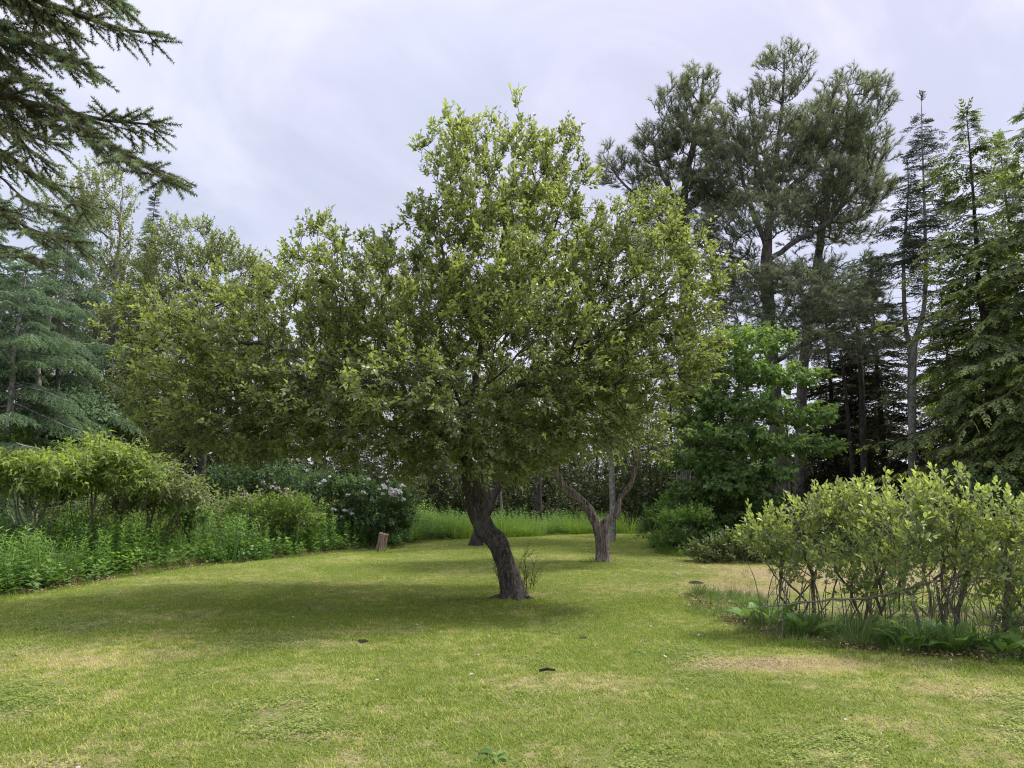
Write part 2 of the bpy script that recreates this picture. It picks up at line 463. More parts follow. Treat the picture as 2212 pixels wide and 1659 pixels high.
def prisms(p0, p1, r0, r1):
    """three-sided twigs for many segments"""
    p0, p1 = np.asarray(p0, float), np.asarray(p1, float)
    n = len(p0)
    r0 = np.broadcast_to(r0, (n,))[:, None]; r1 = np.broadcast_to(r1, (n,))[:, None]
    d = norm(p1 - p0)
    ref = np.where(np.abs(d[:, 2:3]) > 0.9, np.array([[1.0, 0, 0]]), np.array([[0, 0, 1.0]]))
    s = norm(np.cross(d, ref)); u = np.cross(s, d)
    R = []
    for p, r in ((p0, r0), (p1, r1)):
        for k in range(3):
            a = 2 * PI * k / 3
            R.append(p + (s * math.cos(a) + u * math.sin(a)) * r)
    V = np.stack(R, 1).reshape(-1, 3)
    T = []
    for k in range(3):
        j = (k + 1) % 3
        T += [[k, j, 3 + j], [k, 3 + j, 3 + k]]
    T = (np.array(T)[None] + (np.arange(n) * 6)[:, None, None]).reshape(-1, 3)
    return V, T
def tube(pts, rad, sides=8):
    pts = np.asarray(pts, float); n = len(pts)
    rad = np.broadcast_to(rad, (n,))
    tg = np.gradient(pts, axis=0); tg = norm(tg)
    ref = np.array([1.0, 0, 0]) if abs(tg[0][2]) > 0.8 else np.array([0, 0, 1.0])
    s = np.cross(tg[0], ref); s /= np.linalg.norm(s)
    S = [s]
    for i in range(1, n):
        s = S[-1] - tg[i] * np.dot(S[-1], tg[i]); s /= max(np.linalg.norm(s), 1e-9); S.append(s)
    S = np.array(S); Uv = np.cross(tg, S)
    a = np.arange(sides) * 2 * PI / sides
    V = pts[:, None] + rad[:, None, None] * (S[:, None] * np.cos(a)[None, :, None] + Uv[:, None] * np.sin(a)[None, :, None])
    V = V.reshape(-1, 3)
    i = np.arange(n - 1)[:, None] * sides; k = np.arange(sides)[None]; j = (k + 1) % sides
    T = np.stack([np.stack([i + k, i + j, i + sides + j], -1), np.stack([i + k, i + sides + j, i + sides + k], -1)], 2).reshape(-1, 3)
    V = np.concatenate([V, pts[-1:]])
    e = (n - 1) * sides
    T = np.concatenate([T, np.stack([e + k[0], e + j[0], np.full(sides, n * sides)], -1)])
    return V, T
def smooth_path(pts, rad, m):
    """Catmull-Rom through the points"""
    pts = np.asarray(pts, float); rad = np.asarray(rad, float)
    n = len(pts); P = np.vstack([2 * pts[0] - pts[1], pts, 2 * pts[-1] - pts[-2]])
    out, ro = [], []
    for i in range(n - 1):
        p0, p1, p2, p3 = P[i], P[i + 1], P[i + 2], P[i + 3]
        for k in range(m):
            t = k / m
            out.append(0.5 * ((2 * p1) + (-p0 + p2) * t + (2 * p0 - 5 * p1 + 4 * p2 - p3) * t * t + (-p0 + 3 * p1 - 3 * p2 + p3) * t ** 3))
            ro.append(rad[i] * (1 - t) + rad[i + 1] * t)
    out.append(pts[-1]); ro.append(rad[-1])
    return np.array(out), np.array(ro)
def gnarly(geo, pts, rad, m=8, sides=26, amp=0.10, seed=0, flare=0.0, ridge=0.06, lobes=5):
    """old trunk: knobbly tube with lengthwise ridges and a root flare"""
    P, R = smooth_path(pts, rad, m)
    V, T = tube(P, R, sides)
    V = V.copy()
    for i in range(len(P)):
        c = P[i]; h = np.linalg.norm(P[i] - P[0])
        for k in range(sides):
            v = V[i * sides + k]; a = 2 * PI * k / sides
            q = Vector((float(v[0]) * 2.6, float(v[1]) * 2.6, float(v[2]) * 1.3 + seed))
            f = 1 + amp * 1.6 * mnoise.noise(q) + amp * 0.8 * mnoise.noise(q * 2.7)
            q2 = Vector((math.cos(a) * 2.4, math.sin(a) * 2.4, h * 0.9 + seed * 3))
            f += ridge * 2 * mnoise.noise(q2 * 1.9)
            if flare: f += flare * math.exp(-h / 0.16) * (0.55 + 0.45 * math.sin(a * lobes + seed))
            V[i * sides + k] = c + (v - c) * f
    geo.add(V, T)
    return P, R

def rnd_dirs(rng, n):
    v = rng.normal(size=(n, 3)); return norm(v)
class Sprig:
    """template: foliage and stems along +Y, top +Z"""
    def __init__(self, V, T, v, SV=None, ST=None):
        self.V, self.T, self.v, self.SV, self.ST = V, T, v, SV, ST
def place(leafgeo, stemgeo, sprigs, pos, d, up, scale, rng, vbase=0.5, vspread=0.15):
    n = len(pos)
    if n == 0: return
    pos = np.asarray(pos, float); d = norm(np.asarray(d, float)); up = np.broadcast_to(np.asarray(up, float), (n, 3))
    scale = np.broadcast_to(scale, (n,)); vbase = np.broadcast_to(vbase, (n,))
    s = norm(np.cross(d, up)); u = np.cross(s, d)
    which = rng.integers(0, len(sprigs), n)
    for w, sp in enumerate(sprigs):
        ix = np.nonzero(which == w)[0]
        if len(ix) == 0: continue
        R = np.stack([s[ix], d[ix], u[ix]], 1) * scale[ix][:, None, None]
        for (V, T, geo, isleaf) in ((sp.V, sp.T, leafgeo, True), (sp.SV, sp.ST, stemgeo, False)):
            if V is None or geo is None: continue
            W = np.einsum('vk,nkj->nvj', V, R) + pos[ix][:, None]
            TT = (T[None] + (np.arange(len(ix)) * len(V))[:, None, None]).reshape(-1, 3)
            r = 0
            if isleaf:
                r = (sp.v[None] * 1.0 + vbase[ix][:, None] + rng.normal(0, vspread, (len(ix), 1))).reshape(-1)
            geo.add(W.reshape(-1, 3), TT, r)
def leaf_sprig(rng, n, length, L, W, spread=0.9, upbias=0.35, rows=1, droop=0.2, stem=0.004, youngtip=0.3, fold=0.18):
    t = (np.arange(n) + rng.uniform(0, 0.6, n)) / n
    ang = np.arange(n) * 2.4 + rng.uniform(0, 1, n)
    y = t * length
    bend = rng.uniform(-0.1, 0.1) * length
    b = np.stack([bend * t * t, y, rng.uniform(0.0, 0.1) * length * t * t], 1)
    sp = spread * (1 - 0.45 * t)
    d = np.stack([np.cos(ang) * sp, 0.45 + 0.6 * t, np.sin(ang) * sp + upbias], 1)
    d += rng.normal(0, 0.18, (n, 3))
    up = np.stack([-np.cos(ang) * 0.5, np.full(n, 0.4), 1 - 0.3 * np.sin(ang)], 1) + rng.normal(0, 0.35, (n, 3))
    sz = (0.70 + 0.40 * np.sin(np.clip(t, 0, 1) * PI)) * rng.uniform(0.55, 1.25, n)
    V, T, k = leaves(b, d, up, L * sz, W * sz, fold, droop, rows)
    v = np.repeat((t - 0.5) * youngtip + rng.normal(0, 0.1, n), k)
    SV, ST = prisms(np.array([[0, 0, 0], [bend * .25, length * .5, 0.0]]), np.array([[bend * .25, length * .5, 0.0], [bend, length, 0.03 * length]]), [stem, stem * .8], [stem * .8, stem * .4])
    return Sprig(V, T, v, SV, ST)
def needle_sprig(rng, n, length, nl, nw, ang=0.9, flat=0.0, sub=0, stem=0.004, forward=1.0, droop=0.0, tipv=0.3):
    """needles round a shoot, with optional side shoots"""
    axes = [(np.array([0, 0, 0.0]), np.array([0, 1.0, 0]), length)]
    for k in range(sub):
        t = (k + 0.6) / (sub + 0.3); sgn = 1 if k % 2 else -1
        a = rng.uniform(0.6, 0.95)
        axes.append((np.array([0, t * length, -droop * length * t * t]), norm(np.array([math.sin(a) * sgn, math.cos(a), rng.uniform(-0.25, 0.15) - droop])), length * (0.62 - 0.4 * t) * rng.uniform(.8, 1.2)))
    Vs, Ts, vs, off = [], [], [], 0
    P0, P1 = [], []
    for (o, ax, ln) in axes:
        m = max(4, int(n * ln / length))
        t = rng.uniform(0.02, 1, m)
        phi = rng.uniform(0, 2 * PI, m)
        s = norm(np.cross(ax, [0, 0, 1.0])); u = np.cross(s, ax)
        b = o + ax * (t * ln)[:, None] - np.array([0, 0, 1.0]) * (droop * ln * t * t)[:, None]
        rad = s * np.cos(phi)[:, None] + u * (np.sin(phi) * (1 - flat))[:, None]
        d = norm(ax * forward + rad * ang + rng.normal(0, 0.1, (m, 3)))
        side = norm(np.cross(d, rnd_dirs(rng, m)))
        L = nl * rng.uniform(0.7, 1.1, m) * (1 - 0.25 * t)
        V, T, k = blades(b, d, side, L, nw)
        Vs.append(V); Ts.append(T + off); off += len(V)
        vs.append(np.repeat((t - 0.5) * tipv + rng.normal(0, 0.08, m), k))
        P0.append(o); P1.append(o + ax * ln - np.array([0, 0, droop * ln]))
    SV, ST = prisms(np.array(P0), np.array(P1), stem, stem * 0.4)
    return Sprig(np.concatenate(Vs), np.concatenate(Ts), np.concatenate(vs), SV, ST)
def frond_sprig(rng, pairs, length, width, lw, droop=0.25, stem=0.003, tipv=0.5, sub=3):
    """flat spray: side twigs carrying needles in one plane, tips hanging"""
    b, d, L = [], [], []
    for k in range(pairs):
        t = (k + 0.5) / pairs
        for sg in (-1, 1):
            if rng.random() < 0.12: continue
            o = np.array([0, t * length, -droop * length * t * t])
            l = width * (1 - 0.75 * t) * rng.uniform(0.7, 1.15)
            a = rng.uniform(0.75, 1.05)
            dd = norm(np.array([sg * math.sin(a), math.cos(a), -droop * 0.8 - rng.uniform(0, 0.2)]))
            b.append(o); d.append(dd); L.append(l)
            for q in range(sub):
                tt = (q + 0.7) / (sub + 0.4)
                sgn = 1 if q % 2 else -1
                d2 = norm(dd + sgn * 0.8 * np.array([math.cos(a), -sg * math.sin(a), 0]) * sg + np.array([0, 0.2, -0.12]))
                b.append(o + dd * l * tt); d.append(d2); L.append(l * 0.45 * (1 - 0.4 * tt))
    b.append(np.array([0, length * 0.7, -droop * length * .5])); d.append(norm(np.array([0, 1, -droop * 1.6]))); L.append(length * 0.42)
    b, d, L = np.array(b), np.array(d), np.array(L)
    n = len(b)
    V, T, k = leaves(b, d, np.array([0, 0, 1.0]) + rng.normal(0, 0.35, (n, 3)), L, np.full(n, lw) * rng.uniform(.7, 1.2, n), -0.15, 0.12)
    yy = V[:, 1] / length
    v = np.clip(yy - 0.4, -0.4, 0.7) * tipv + np.repeat(rng.normal(0, 0.08, n), k)
    SV, ST = prisms(np.array([[0, 0, 0.0]]), np.array([[0, length * .75, -droop * length * .55]]), stem, stem * .4)
    return Sprig(V, T, v, SV, ST)

# ------------------------------------------------------------------ scatter by geometry nodes
def proto(name, geo, mat):
    return bpy.data.objects.new(name, geo.mesh(name, mat))
def scatter(name, P, rot, sc, protos, kind='stuff', label=None, vb=None, parent=None):
    """geometry-node scatter of tufts or sprigs on a point mesh"""
    me = bpy.data.meshes.new(name)
    P = np.asarray(P, dtype=np.float32)
    me.vertices.add(len(P)); me.vertices.foreach_set('co', P.ravel())
    rot = np.asarray(rot, np.float32)
    if rot.ndim == 1: rot = np.stack([rot * 0, rot * 0, rot], 1)
    a = me.attributes.new('rot', 'FLOAT_VECTOR', 'POINT'); a.data.foreach_set('vector', rot.ravel())
    a = me.attributes.new('scl', 'FLOAT', 'POINT'); a.data.foreach_set('value', np.asarray(sc, np.float32))
    a = me.attributes.new('vb', 'FLOAT', 'POINT'); a.data.foreach_set('value', np.zeros(len(P), np.float32) if vb is None else np.asarray(vb, np.float32))
    o = bpy.data.objects.new(name, me); C.objects.link(o)
    if parent: o.parent = parent
    ng = bpy.data.node_groups.new(name, 'GeometryNodeTree')
    ng.interface.new_socket('Geometry', in_out='INPUT', socket_type='NodeSocketGeometry')
    ng.interface.new_socket('Geometry', in_out='OUTPUT', socket_type='NodeSocketGeometry')
    gi = ng.nodes.new('NodeGroupInput'); go = ng.nodes.new('NodeGroupOutput')
    jn = ng.nodes.new('GeometryNodeJoinGeometry')
    for p in protos:
        oi = ng.nodes.new('GeometryNodeObjectInfo'); oi.inputs['Object'].default_value = p; oi.inputs['As Instance'].default_value = True
        ng.links.new(oi.outputs['Geometry'], jn.inputs[0])
    ip = ng.nodes.new('GeometryNodeInstanceOnPoints'); ip.inputs['Pick Instance'].default_value = True
    ri = ng.nodes.new('FunctionNodeRandomValue'); ri.data_type = 'INT'
    for s in ri.inputs:
        if s.type == 'INT' and s.name == 'Min': s.default_value = 0
        if s.type == 'INT' and s.name == 'Max': s.default_value = len(protos) - 1
    ar = ng.nodes.new('GeometryNodeInputNamedAttribute'); ar.data_type = 'FLOAT_VECTOR'; ar.inputs['Name'].default_value = 'rot'
    asn = ng.nodes.new('GeometryNodeInputNamedAttribute'); asn.data_type = 'FLOAT'; asn.inputs['Name'].default_value = 'scl'
    ng.links.new(gi.outputs[0], ip.inputs['Points']); ng.links.new(jn.outputs[0], ip.inputs['Instance'])
    ng.links.new([s for s in ri.outputs if s.type == 'INT'][0], ip.inputs['Instance Index'])
    ng.links.new(ar.outputs[0], ip.inputs['Rotation']); ng.links.new(asn.outputs[0], ip.inputs['Scale'])
    ng.links.new(ip.outputs[0], go.inputs[0])
    md = o.modifiers.new('scatter', 'NODES'); md.node_group = ng
    return tag(o, label, kind=kind)
SPRIG_PROTO = {}
def sprig_proto(sp, leafm, stemm):
    key = (id(sp), leafm.name, stemm.name)
    if key not in SPRIG_PROTO:
        g = Geo(); g.add(sp.V, sp.T, sp.v); n = len(sp.T)
        if sp.SV is not None: g.add(sp.SV, sp.ST, 0.0)
        me = g.mesh('sprig', leafm); me.materials.append(stemm)
        ix = np.zeros(len(me.polygons), np.int32); ix[n:] = 1
        me.polygons.foreach_set('material_index', ix)
        SPRIG_PROTO[key] = (bpy.data.objects.new('sprig', me), sp)
    return SPRIG_PROTO[key][0]
def crown_scatter(name, sprigs, leafm, stemm, pos, d, up, scale, rng, vb, root):
    n = len(pos)
    d = norm(np.asarray(d, float)); up = np.broadcast_to(np.asarray(up, float), (n, 3))
    s = norm(np.cross(d, up)); u = np.cross(s, d)
    ry = np.arcsin(np.clip(-s[:, 2], -1, 1)); rx = np.arctan2(d[:, 2], u[:, 2]); rz = np.arctan2(s[:, 1], s[:, 0])
    rot = np.stack([rx, ry, rz], 1)
    P = np.asarray(pos, float) - np.array(root.location)
    vb = np.broadcast_to(vb, (n,)) + rng.normal(0, .12, n)
    return scatter(name, P, rot, np.broadcast_to(scale, (n,)), [sprig_proto(q, leafm, stemm) for q in sprigs], vb=vb, parent=root)

# ------------------------------------------------------------------ growth
def in_lobes(rng, lobes, n, shell=0.62):
    w = np.array([l[3] * l[4] * l[5] for l in lobes]) ** 0.75
    w = w / w.sum()
    out = []
    idx = rng.choice(len(lobes), n, p=w)
    q = rnd_dirs(rng, n)
    r = np.where(rng.random(n) < shell, rng.uniform(0.78, 1.0, n), rng.uniform(0.25, 1.0, n) ** 0.6)
    Lb = np.array(lobes)
    r = r * (1 + rng.normal(0, 0.06, n))
    P = Lb[idx, :3] + q * Lb[idx, 3:6] * r[:, None]
    return P
def grow(lines, targets, bf=0.3, step=0.25, lift=0.0, jit=0.05, rng=None, start=0):
    """lines: polylines (each starting on the previous ones) that seed the skeleton"""
    N = 60000
    pos = np.zeros((N, 3)); par = np.full(N, -1); pl = np.zeros(N); n = 0
    for ln in lines:
        ln = np.asarray(ln, float)
        if n:
            i = int(np.argmin(np.linalg.norm(pos[:n] - ln[0], axis=1))); prev = i; rest = ln[1:]
            last = pos[i]
        else:
            pos[0] = ln[0]; n = 1; prev = 0; rest = ln[1:]; last = ln[0]
        for p in rest:
            dist = np.linalg.norm(p - last); m = max(1, int(round(dist / step)))
            for k in range(1, m + 1):
                q = last + (p - last) * k / m
                if k < m: q = q + rng.normal(0, jit * 0.5, 3)
                pos[n] = q; par[n] = prev; pl[n] = pl[prev] + dist / m; prev = n; n += 1
            last = p
    seed_n = n
    dmin = np.full(len(targets), 1e9)
    for i in range(0, seed_n):
        dmin = np.minimum(dmin, np.linalg.norm(targets - pos[i], axis=1))
    tips = []
    for ti in np.argsort(dmin):
        t = targets[ti]
        dv = np.linalg.norm(pos[start:n] - t, axis=1)
        i = int(np.argmin(dv + bf * pl[start:n])) + start
        dist = dv[i - start]
        p0 = pos[i]
        d0 = p0 - pos[par[i]] if par[i] >= 0 else np.array([0, 0, 1.0])
        d0 = d0 / max(np.linalg.norm(d0), 1e-6)
        ctrl = p0 + d0 * dist * 0.3 + (t - p0) * 0.25 + np.array([0, 0, lift * dist])
        m = max(1, int(round(dist / step)))
        prev = i
        for k in range(1, m + 1):
            s = k / m
            q = (1 - s) ** 2 * p0 + 2 * s * (1 - s) * ctrl + s * s * t
            if k < m: q = q + rng.normal(0, jit, 3)
            if n >= N: break
            pos[n] = q; par[n] = prev; pl[n] = pl[prev] + dist / m; prev = n; n += 1
        tips.append(prev)
        if n >= N - 50: break
    return pos[:n], par[:n], np.array(tips), seed_n
def radii(pos, par, r_tip, r_root, root=0):
    n = len(pos); cnt = np.zeros(n)
    has = np.zeros(n, bool); has[par[par >= 0]] = True
    cnt[~has] = 1
    for i in range(n - 1, 0, -1):
        cnt[par[i]] += cnt[i]
    e = math.log(r_root / r_tip) / math.log(max(cnt[root], 2))
    return r_tip * cnt ** e, cnt
def mesh_skeleton(thick, thin, pos, par, rad, cnt, thr=0.018, sides=7, rmin=0.0):
    n = len(pos)
    main = np.full(n, -1)
    for i in range(1, n):
        p = par[i]
        if main[p] < 0 or cnt[i] > cnt[main[p]]: main[p] = i
    starts = [i for i in range(1, n) if main[par[i]] != i] + ([main[0]] if main[0] > 0 else [])
    a0, a1, q0, q1 = [], [], [], []
    for s in starts:
        ch = [par[s], s]
        while main[ch[-1]] >= 0: ch.append(main[ch[-1]])
        R = rad[ch].copy(); R[0] = min(R[0], R[1] * 1.25)
        if R[1] > thr:
            k = int(np.sum(R > thr * 0.6)); k = max(k, 2)
            V, T = tube(pos[ch[:k + 1]], R[:k + 1], sides if R[1] > 0.04 else 5)
            thick.add(V, T)
            rest = ch[k:]; Rr = R[k:]
        else:
            rest = ch; Rr = R
        for j in range(len(rest) - 1):
            a0.append(pos[rest[j]]); a1.append(pos[rest[j + 1]]); q0.append(Rr[j]); q1.append(Rr[j + 1])
    if a0:
        V, T = prisms(np.array(a0), np.array(a1), np.maximum(q0, rmin), np.maximum(q1, rmin))
        thin.add(V, T)

def tri_count():
    return sum(len(o.data.polygons) for o in C.objects if o.type == 'MESH')
# ------------------------------------------------------------------ ground
EDGE_L = [(-700, 1480), (-300, 1350), (0, 1290), (200, 1255), (420, 1222), (620, 1203), (790, 1188), (900, 1172), (1000, 1163), (1270, 1152), (1430, 1150)]
EL = [G(x, y)[:2] for x, y in EDGE_L]
ER = [EL[-1], G(1425, 1178)[:2], G(1462, 1203)[:2], G(1650, 1212)[:2], G(1900, 1210)[:2], G(2500, 1208)[:2]]
LAWN = [(-14, -6)] + [tuple(p) for p in EL] + [tuple(p) for p in ER[1:]] + [(22, -6)]
BED = [tuple(G(x, y)[:2]) for x, y in ((1490, 1285), (1570, 1335), (1650, 1368), (1800, 1402), (2000, 1416), (2350, 1435), (2700, 1450), (2500, 1330), (2212, 1318), (1950, 1308), (1720, 1292), (1600, 1275))]
def inside(P, poly):
    P = np.asarray(P); x, y = P[:, 0], P[:, 1]
    r = np.zeros(len(P), bool); n = len(poly); j = n - 1
    for i in range(n):
        xi, yi = poly[i]; xj, yj = poly[j]
        c = ((yi > y) != (yj > y)) & (x < (xj - xi) * (y - yi) / (yj - yi + 1e-12) + xi)
        r ^= c; j = i
    return r
def gz(x, y):
    return 0.035 * mnoise.noise(Vector((x * 0.35, y * 0.35, 3.0))) + 0.012 * mnoise.noise(Vector((x * 1.7, y * 1.7, 9.0)))
def sheet(name, mat, poly, z, res, kind='structure', border=0.0):
    """ground sheet covering a polygon, following the gentle swells of the lawn"""
    P = np.array(poly); x0, y0 = P.min(0); x1, y1 = P.max(0)
    nx = int((x1 - x0) / res) + 2; ny = int((y1 - y0) / res) + 2
    X, Y = np.meshgrid(x0 + np.arange(nx) * res, y0 + np.arange(ny) * res, indexing='xy')
    Z = np.array([gz(a, b) for a, b in zip(X.ravel(), Y.ravel())]) + z
    V = np.stack([X.ravel(), Y.ravel(), Z], 1)
    i, j = np.meshgrid(np.arange(nx - 1), np.arange(ny - 1), indexing='xy')
    a = (j * nx + i).ravel()
    T = np.concatenate([np.stack([a, a + 1, a + nx + 1], 1), np.stack([a, a + nx + 1, a + nx], 1)])
    if len(poly) > 4:
        cen = V[T].mean(1)[:, :2]
        T = T[inside(cen, poly)]
    g = Geo(); g.add(V, T)
    return tag(g.build(name, mat, smooth=True), kind=kind)
# far ground, wide enough to reach the horizon
g = Geo()
a = np.arange(96) * 2 * PI / 96
rings = [0, 15, 40, 90, 250, 900, 2500]
V = [(0, 18, -0.09)]
for r in rings[1:]:
    V += [(r * math.cos(t), 18 + r * math.sin(t), -0.09 + (0 if r < 60 else 0.0)) for t in a]
T = [(0, 1 + k, 1 + (k + 1) % 96) for k in range(96)]
for q in range(len(rings) - 2):
    o = 1 + q * 96
    for k in range(96):
        T += [(o + k, o + 96 + k, o + 96 + (k + 1) % 96), (o + k, o + 96 + (k + 1) % 96, o + (k + 1) % 96)]
g.add(V, T)
tag(g.build('forest_floor', M['forest_floor']), kind='structure')
sheet('lawn', M['ground'], [(-16, -6), (24, -6), (24, 30.5), (-16, 30.5)], 0.0, 0.25)
left_bed = [(-20, -2)] + [tuple(p) for p in EL[:9]] + [(-2.0, 33), (-20, 33)]
sheet('flower_bed_soil', M['bed_soil'], left_bed, 0.012, 0.25)
right_wood = [tuple(p) for p in ER] + [(26, 17), (26, 33), (5.75, 33)]
sheet('wood_edge_soil', M['bed_soil'], right_wood, 0.012, 0.25)
sheet('shrub_bed_soil', M['ground'], BED, 0.010, 0.12)

# ------------------------------------------------------------------ main apple tree
def tree_from_lobes(root, rng, lines, lobes, n_t, sprigs, leaf_m, twig_m, bark_m, r_tip=0.004, r_root=0.2, bf=0.3, step=0.25, lift=0.05,
                    per_tip=3, extra=1.0, upb=0.6, outb=0.5, scale=(0.8, 1.2), centre=None, zmin=None, thr=0.02, rmin=0.0, jit=0.05,
                    young_up=0.25, trunk_geo=None, vb=0.45, names=('limbs', 'twigs', 'crown'), shell=0.62, start=0, keep=None, droopy=0.0, tgt=None, inst=True):
    tg = in_lobes(rng, lobes, n_t, shell) if tgt is None else tgt
    if zmin is not None: tg = tg[tg[:, 2] > zmin]
    if keep is not None: tg = tg[keep(tg)]
    pos, par, tips, sn = grow(lines, tg, bf, step, lift, jit, rng, start)
    rad, cnt = radii(pos, par, r_tip, r_root)
    thick, thin = Geo(), Geo()
    mesh_skeleton(thick, thin, pos, par, rad, cnt, thr, 9, rmin)
    if trunk_geo is not None:
        trunk_geo.build('trunk', bark_m, root, smooth=True)
    thick.build(names[0], bark_m, root, smooth=True, kind='stuff')
    # sprigs at the tips and along thin shoots
    cand = np.nonzero((rad < r_tip * 2.3) & (np.arange(len(pos)) >= sn))[0]
    m = int(len(tips) * extra)
    ex = rng.choice(cand, min(m, len(cand)), replace=False) if len(cand) and m else np.array([], int)
    ids = np.concatenate([np.repeat(tips, per_tip), ex])
    P = pos[ids] + rng.normal(0, 0.04, (len(ids), 3))
    d = norm(pos[ids] - pos[par[ids]])
    c = np.array(centre) if centre is not None else pos.mean(0)
    out = norm(pos[ids] - c)
    hh = np.clip((P[:, 2:3] - P[:, 2].min()) / max(np.ptp(P[:, 2]), 1e-3), 0, 1)
    d = norm(d * 0.7 + out * outb + np.array([0, 0, upb]) * (.25 + 1.0 * hh) + rng.normal(0, 0.45, d.shape) - np.array([0, 0, droopy]) * (1 - np.clip(out[:, 2:3], 0, 1)))
    hz = (P[:, 2] - P[:, 2].min()) / max(np.ptp(P[:, 2]), 1e-3)
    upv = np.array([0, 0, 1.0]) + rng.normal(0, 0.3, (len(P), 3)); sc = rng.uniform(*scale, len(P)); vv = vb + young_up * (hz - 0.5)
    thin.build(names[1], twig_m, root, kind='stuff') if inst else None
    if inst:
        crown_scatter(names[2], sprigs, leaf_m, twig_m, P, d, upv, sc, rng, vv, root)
    else:
        leaf = Geo(); place(leaf, thin, sprigs, P, d, upv, sc, rng, vv, 0.12)
        thin.build(names[1], twig_m, root, kind='stuff'); leaf.build(names[2], leaf_m, root, kind='stuff')
    return pos, par, rad, tips

def main_apple():
    rng = np.random.default_rng(11)
    Y = 11.55
    root = empty('apple_tree', G(1110, 1283), 'large leaning apple tree with broad green crown alone on the lawn', 'tree')
    tg = Geo()
    cl = [U(1110, 1287, Y - .02), U(1107, 1270, Y), U(1094, 1222, Y), U(1082, 1189, Y), U(1068, 1163, Y), U(1052, 1145, Y), U(1042, 1124, Y), U(1031, 1093, Y), U(1020, 1063, Y), U(1013, 1032, Y - .05), U(1005, 985, Y - .1)]
    cl[0][2] = -0.08
    rr = [0.165, 0.150, 0.132, 0.132, 0.145, 0.145, 0.132, 0.130, 0.120, 0.108, 0.09]
    gnarly(tg, cl, rr, 9, 36, 0.20, 2.0, 0.9, 0.13)
    # surface roots
    for (dx, dy, r) in ((-0.55, -0.12, .055), (0.36, -0.10, .075), (0.10, -0.32, .06), (-.25, .35, .06), (.3, .25, .05)):
        b = cl[0].copy(); b[2] = 0.0
        pth = [b + np.array([dx, dy, 0]) * t + np.array([0, .03 * math.sin(t * 5), h]) for t, h in ((.1, .09), (.35, .035), (.65, .0), (1.0, -.05))]
        Pp, Rr = smooth_path(pth, [r, r * .8, r * .6, r * .3], 5); Vv, Tt = tube(Pp, Rr, 10); tg.add(Vv, Tt)
    top = cl[-1]
    L = lambda x, y, dY=0.0: U(x, y, Y + dY)
    lines = [[top, L(1010, 900, -.1), L(1030, 800, 0), L(1045, 690, .1), L(1080, 560, .2), L(1105, 420, .1)],
             [top, L(975, 955, -.3), L(900, 900, -.6), L(800, 830, -.8), L(690, 780, -.9), L(560, 740, -.8), L(420, 735, -.5)],
             [L(800, 830, -.8), L(700, 840, -1.4), L(560, 860, -1.3), L(440, 890, -1.1)],
             [L(900, 900, -.6), L(830, 740, .2), L(740, 640, .7), L(680, 570, .8)],
             [top, L(1000, 890, .6), L(960, 760, 1.3), L(900, 640, 1.6)],
             [L(1010, 900, -.1), L(1120, 830, -.1), L(1230, 760, 0), L(1340, 700, .1), L(1450, 620, .1)],
             [L(1230, 760, 0), L(1300, 640, .6), L(1350, 520, .8)],
             [L(1120, 830, -.1), L(1240, 850, -.7), L(1380, 820, -.8)],
             [top, L(1000, 880, -1.0), L(960, 800, -1.9), L(900, 780, -2.5)],
             [L(1000, 880, -1.0), L(1100, 790, -1.7), L(1190, 700, -2.1)],
             [L(1045, 690, .1), L(960, 560, -.2), L(940, 430, -.3)],
             [L(1045, 690, .1), L(1180, 560, .1), L(1220, 420, 0)],
             [top, L(1060, 880, .9), L(1160, 820, 1.7), L(1240, 760, 2.2)],
             [L(960, 760, 1.3), L(800, 760, 2.0), L(640, 780, 2.0)]]
    k = Y / F2
    lob = []
    def lb(x, y, rx, rz, ry, dY=0.0):
        p = U(x, y, Y + dY); kk = (Y + dY) / F2
        lob.append((p[0], p[1], p[2], rx * kk, ry, rz * kk))
    lb(1085, 400, 165, 165, 1.1, .1); lb(1100, 560, 215, 170, 1.5, .1); lb(980, 360, 85, 115, .7, 0); lb(1190, 380, 90, 125, .7, 0)
    lb(1030, 480, 140, 90, .9, 0); lb(930, 560, 110, 130, .9, 0); lb(1370, 560, 135, 145, 1.1, .3); lb(1440, 660, 125, 120, 1.0, .1); lb(1530, 600, 55, 40, .45, .1)
    lb(1490, 720, 60, 85, .7, 0); lb(1460, 790, 75, 75, .8, -.3); lb(1480, 560, 60, 60, .7, .2); lb(1420, 480, 60, 60, .6, .3); lb(1290, 650, 160, 150, 1.4, .2); lb(1390, 790, 140, 100, 1.1, -.3); lb(1270, 860, 140, 100, 1.1, -.4)
    lb(1100, 760, 240, 180, 2.0, -.2); lb(870, 700, 200, 160, 1.9, .1); lb(760, 620, 150, 110, 1.2, .4); lb(690, 520, 55, 55, .5, .5); lb(640, 620, 100, 80, .8, .4)
    lb(650, 760, 210, 150, 1.9, 0); lb(480, 730, 150, 120, 1.3, -.2); lb(310, 700, 95, 65, .8, 0); lb(400, 830, 130, 90, 1.1, -.5)
    lb(560, 880, 190, 85, 1.2, -1.0); lb(390, 930, 75, 50, .6, -.8); lb(760, 860, 200, 90, 1.3, -1.3); lb(900, 830, 150, 90, 1.0, -2.2); lb(1010, 900, 100, 60, .8, -1.5)
    lb(1170, 880, 120, 80, .9, -1.0); lb(1100, 640, 160, 120, 1.2, -1.4)
    lb(450, 940, 130, 50, 1.0, -.6); lb(620, 945, 150, 50, 1.2, -.8); lb(780, 950, 130, 48, 1.0, -1.0); lb(930, 955, 110, 50, .8, -1.0); lb(1040, 975, 70, 45, .6, -.9); lb(1160, 975, 110, 50, .9, -.4); lb(1280, 945, 90, 50, .9, -.3)
